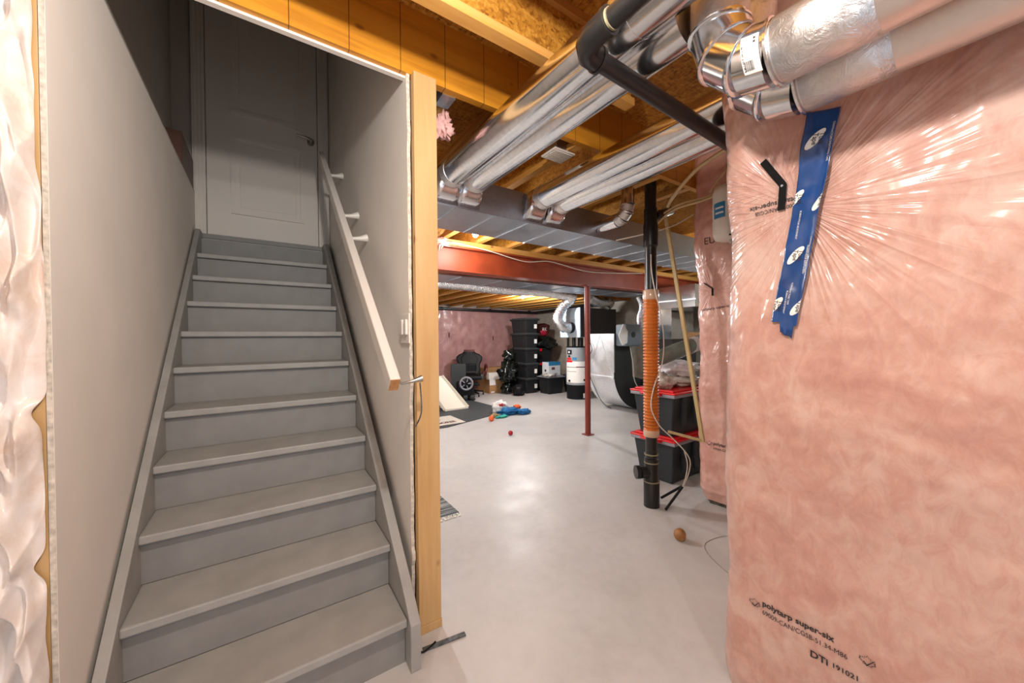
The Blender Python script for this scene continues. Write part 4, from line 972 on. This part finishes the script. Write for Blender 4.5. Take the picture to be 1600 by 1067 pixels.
# mats
m = MB().prism([(1.3, 3.68, .0), (2.53, 3.63, .0), (3.98, 4.12, .0), (3.92, 5.55, .0), (3.4, 6.6, .0), (1.3, 6.6, .0)], (0, 0, .012)); tag(m.build('rubber_mat', 'rubber'), 'large black rubber mat on the far floor under the slide', 'mat')
t = thing('door_mat', 'beige printed mat lying on the edge of the black rubber mat', 'mat', (2.52, 4.02, .012))
MB().prism([(-.45, -.28, 0), (.36, -.28, 0), (.36, .30, 0), (-.45, .30, 0)], (0, 0, .008)).build('mat_pad', 'mat', t)
text_mb('FOR DA BOREE', .095, lambda x_, y_: Vector((-.44+x_*1.05, -.20+y_*1.5, .0095)), .004).build('lettering', 'inkred', t, weld=False)
MB().add([(-.3, .02, .0095), (-.1, .14, .0095), (.1, .06, .0095), (-.05, .03, .0095)], [(0, 1, 2, 3)]).build('small_motif', 'inkred', t, weld=False)
# rug
t = thing('woven_rug', 'grey striped woven rug with fringe behind the pine stud', 'rug', (1.22, 1.28, 0))
B((-.28, -.20, 0), (.255, .60, .010)).build('rug_field', 'rug', t)
m = MB()
for k in range(60):
    x = -.28+.535*k/59; m.tube([(x, -.2, .008), (x+random.uniform(-.012, .012), -.225, .006), (x+random.uniform(-.02, .02), -.248, .004)], .0028, 5)
tag(m.build('fringe', 'whitepl', t), kind='stuff')
# balls
for p, r_, mt, nm, lb_ in (((3.05, 2.715, .033), .033, 'crimson', 'toy_ball', 'small crimson ball alone on the floor'), ((3.276, 3.602, .045), .045, 'orangeb', 'toy_ball', 'orange ball on the floor in front of the toy pile')):
    tag(MB().blob(p, (r_,)*3, 1, .0 if mt != 'orangeb' else .06, 24, 4, 0).build(nm, mt, smooth=180), lb_, 'ball')
tag(MB().blob((2.51, -.095, .037), (.038, .038, .040), 3, .03, 28, 2, .04).build('wooden_ball', 'leather', smooth=180), 'brown wooden ball on the floor near the pink wall', 'ball')
# toy pile
def tb(c, r_, s_, mt, nm, lb_, am=.5, cat='toy'): tag(MB().blob(c, r_, s_, am, 26, 3, .1).build(nm, mt, smooth=180), lb_, cat)
tb((3.80, 3.86, .055), (.20, .10, .06), 3, 'blue', 'blue_cloth', 'crumpled blue cloth in the toy pile', cat='cloth')
tb((4.02, 3.74, .04), (.12, .07, .045), 6, 'blue', 'blue_cloth', 'smaller blue cloth at the right end of the toy pile', cat='cloth')
tb((3.74, 4.06, .11), (.15, .10, .11), 8, 'white', 'plush_toy', 'white and red plush toy behind the blue cloth', .3)
tb((3.72, 4.0, .16), (.06, .05, .03), 2, 'redc', 'red_toy', 'small red toy on top of the white plush toy')
tb((4.0, 3.92, .10), (.07, .05, .04), 4, 'orangeb', 'orange_toy', 'small orange toy behind the blue cloth')
tb((3.46, 3.80, .035), (.06, .04, .035), 7, 'tan', 'tan_toy', 'small tan toy left of the blue cloth')
tb((3.55, 3.72, .018), (.11, .05, .018), 5, 'teal', 'teal_toy', 'flat teal toy in front of the blue cloth')
# straps on the far wall
for x, z in ((4.15, 1.42), (5.45, 1.33)):
    ob = B((x-.008, 7.118, z-.06), (x+.008, 7.128, z+.06)).build('black_strap', 'black'); tag(ob, 'small black strap fixed on the far pink wall, %s' % ('left one above the gaming chair' if x < 5 else 'right one beside the tote stack'), 'strap')
# floor crack ring near wall
cp = [(2.868, -0.28), (2.8, -0.242), (2.705, -0.214), (2.6, -0.215), (2.523, -0.264), (2.462, -0.35), (2.422, -0.431), (2.369, -0.539)]
m = MB().tube([p+Vector((.004*nz(k*.9, 0, 0, 1), .004*nz(k*.7, 4, 0, 1), 0)) for k, p in enumerate(curve([(x, y, 0) for x, y in cp], 8))], .0028, 5)
tag(m.build('floor_crack', 'seam'), 'curved crack in the floor near the wooden ball', 'crack')
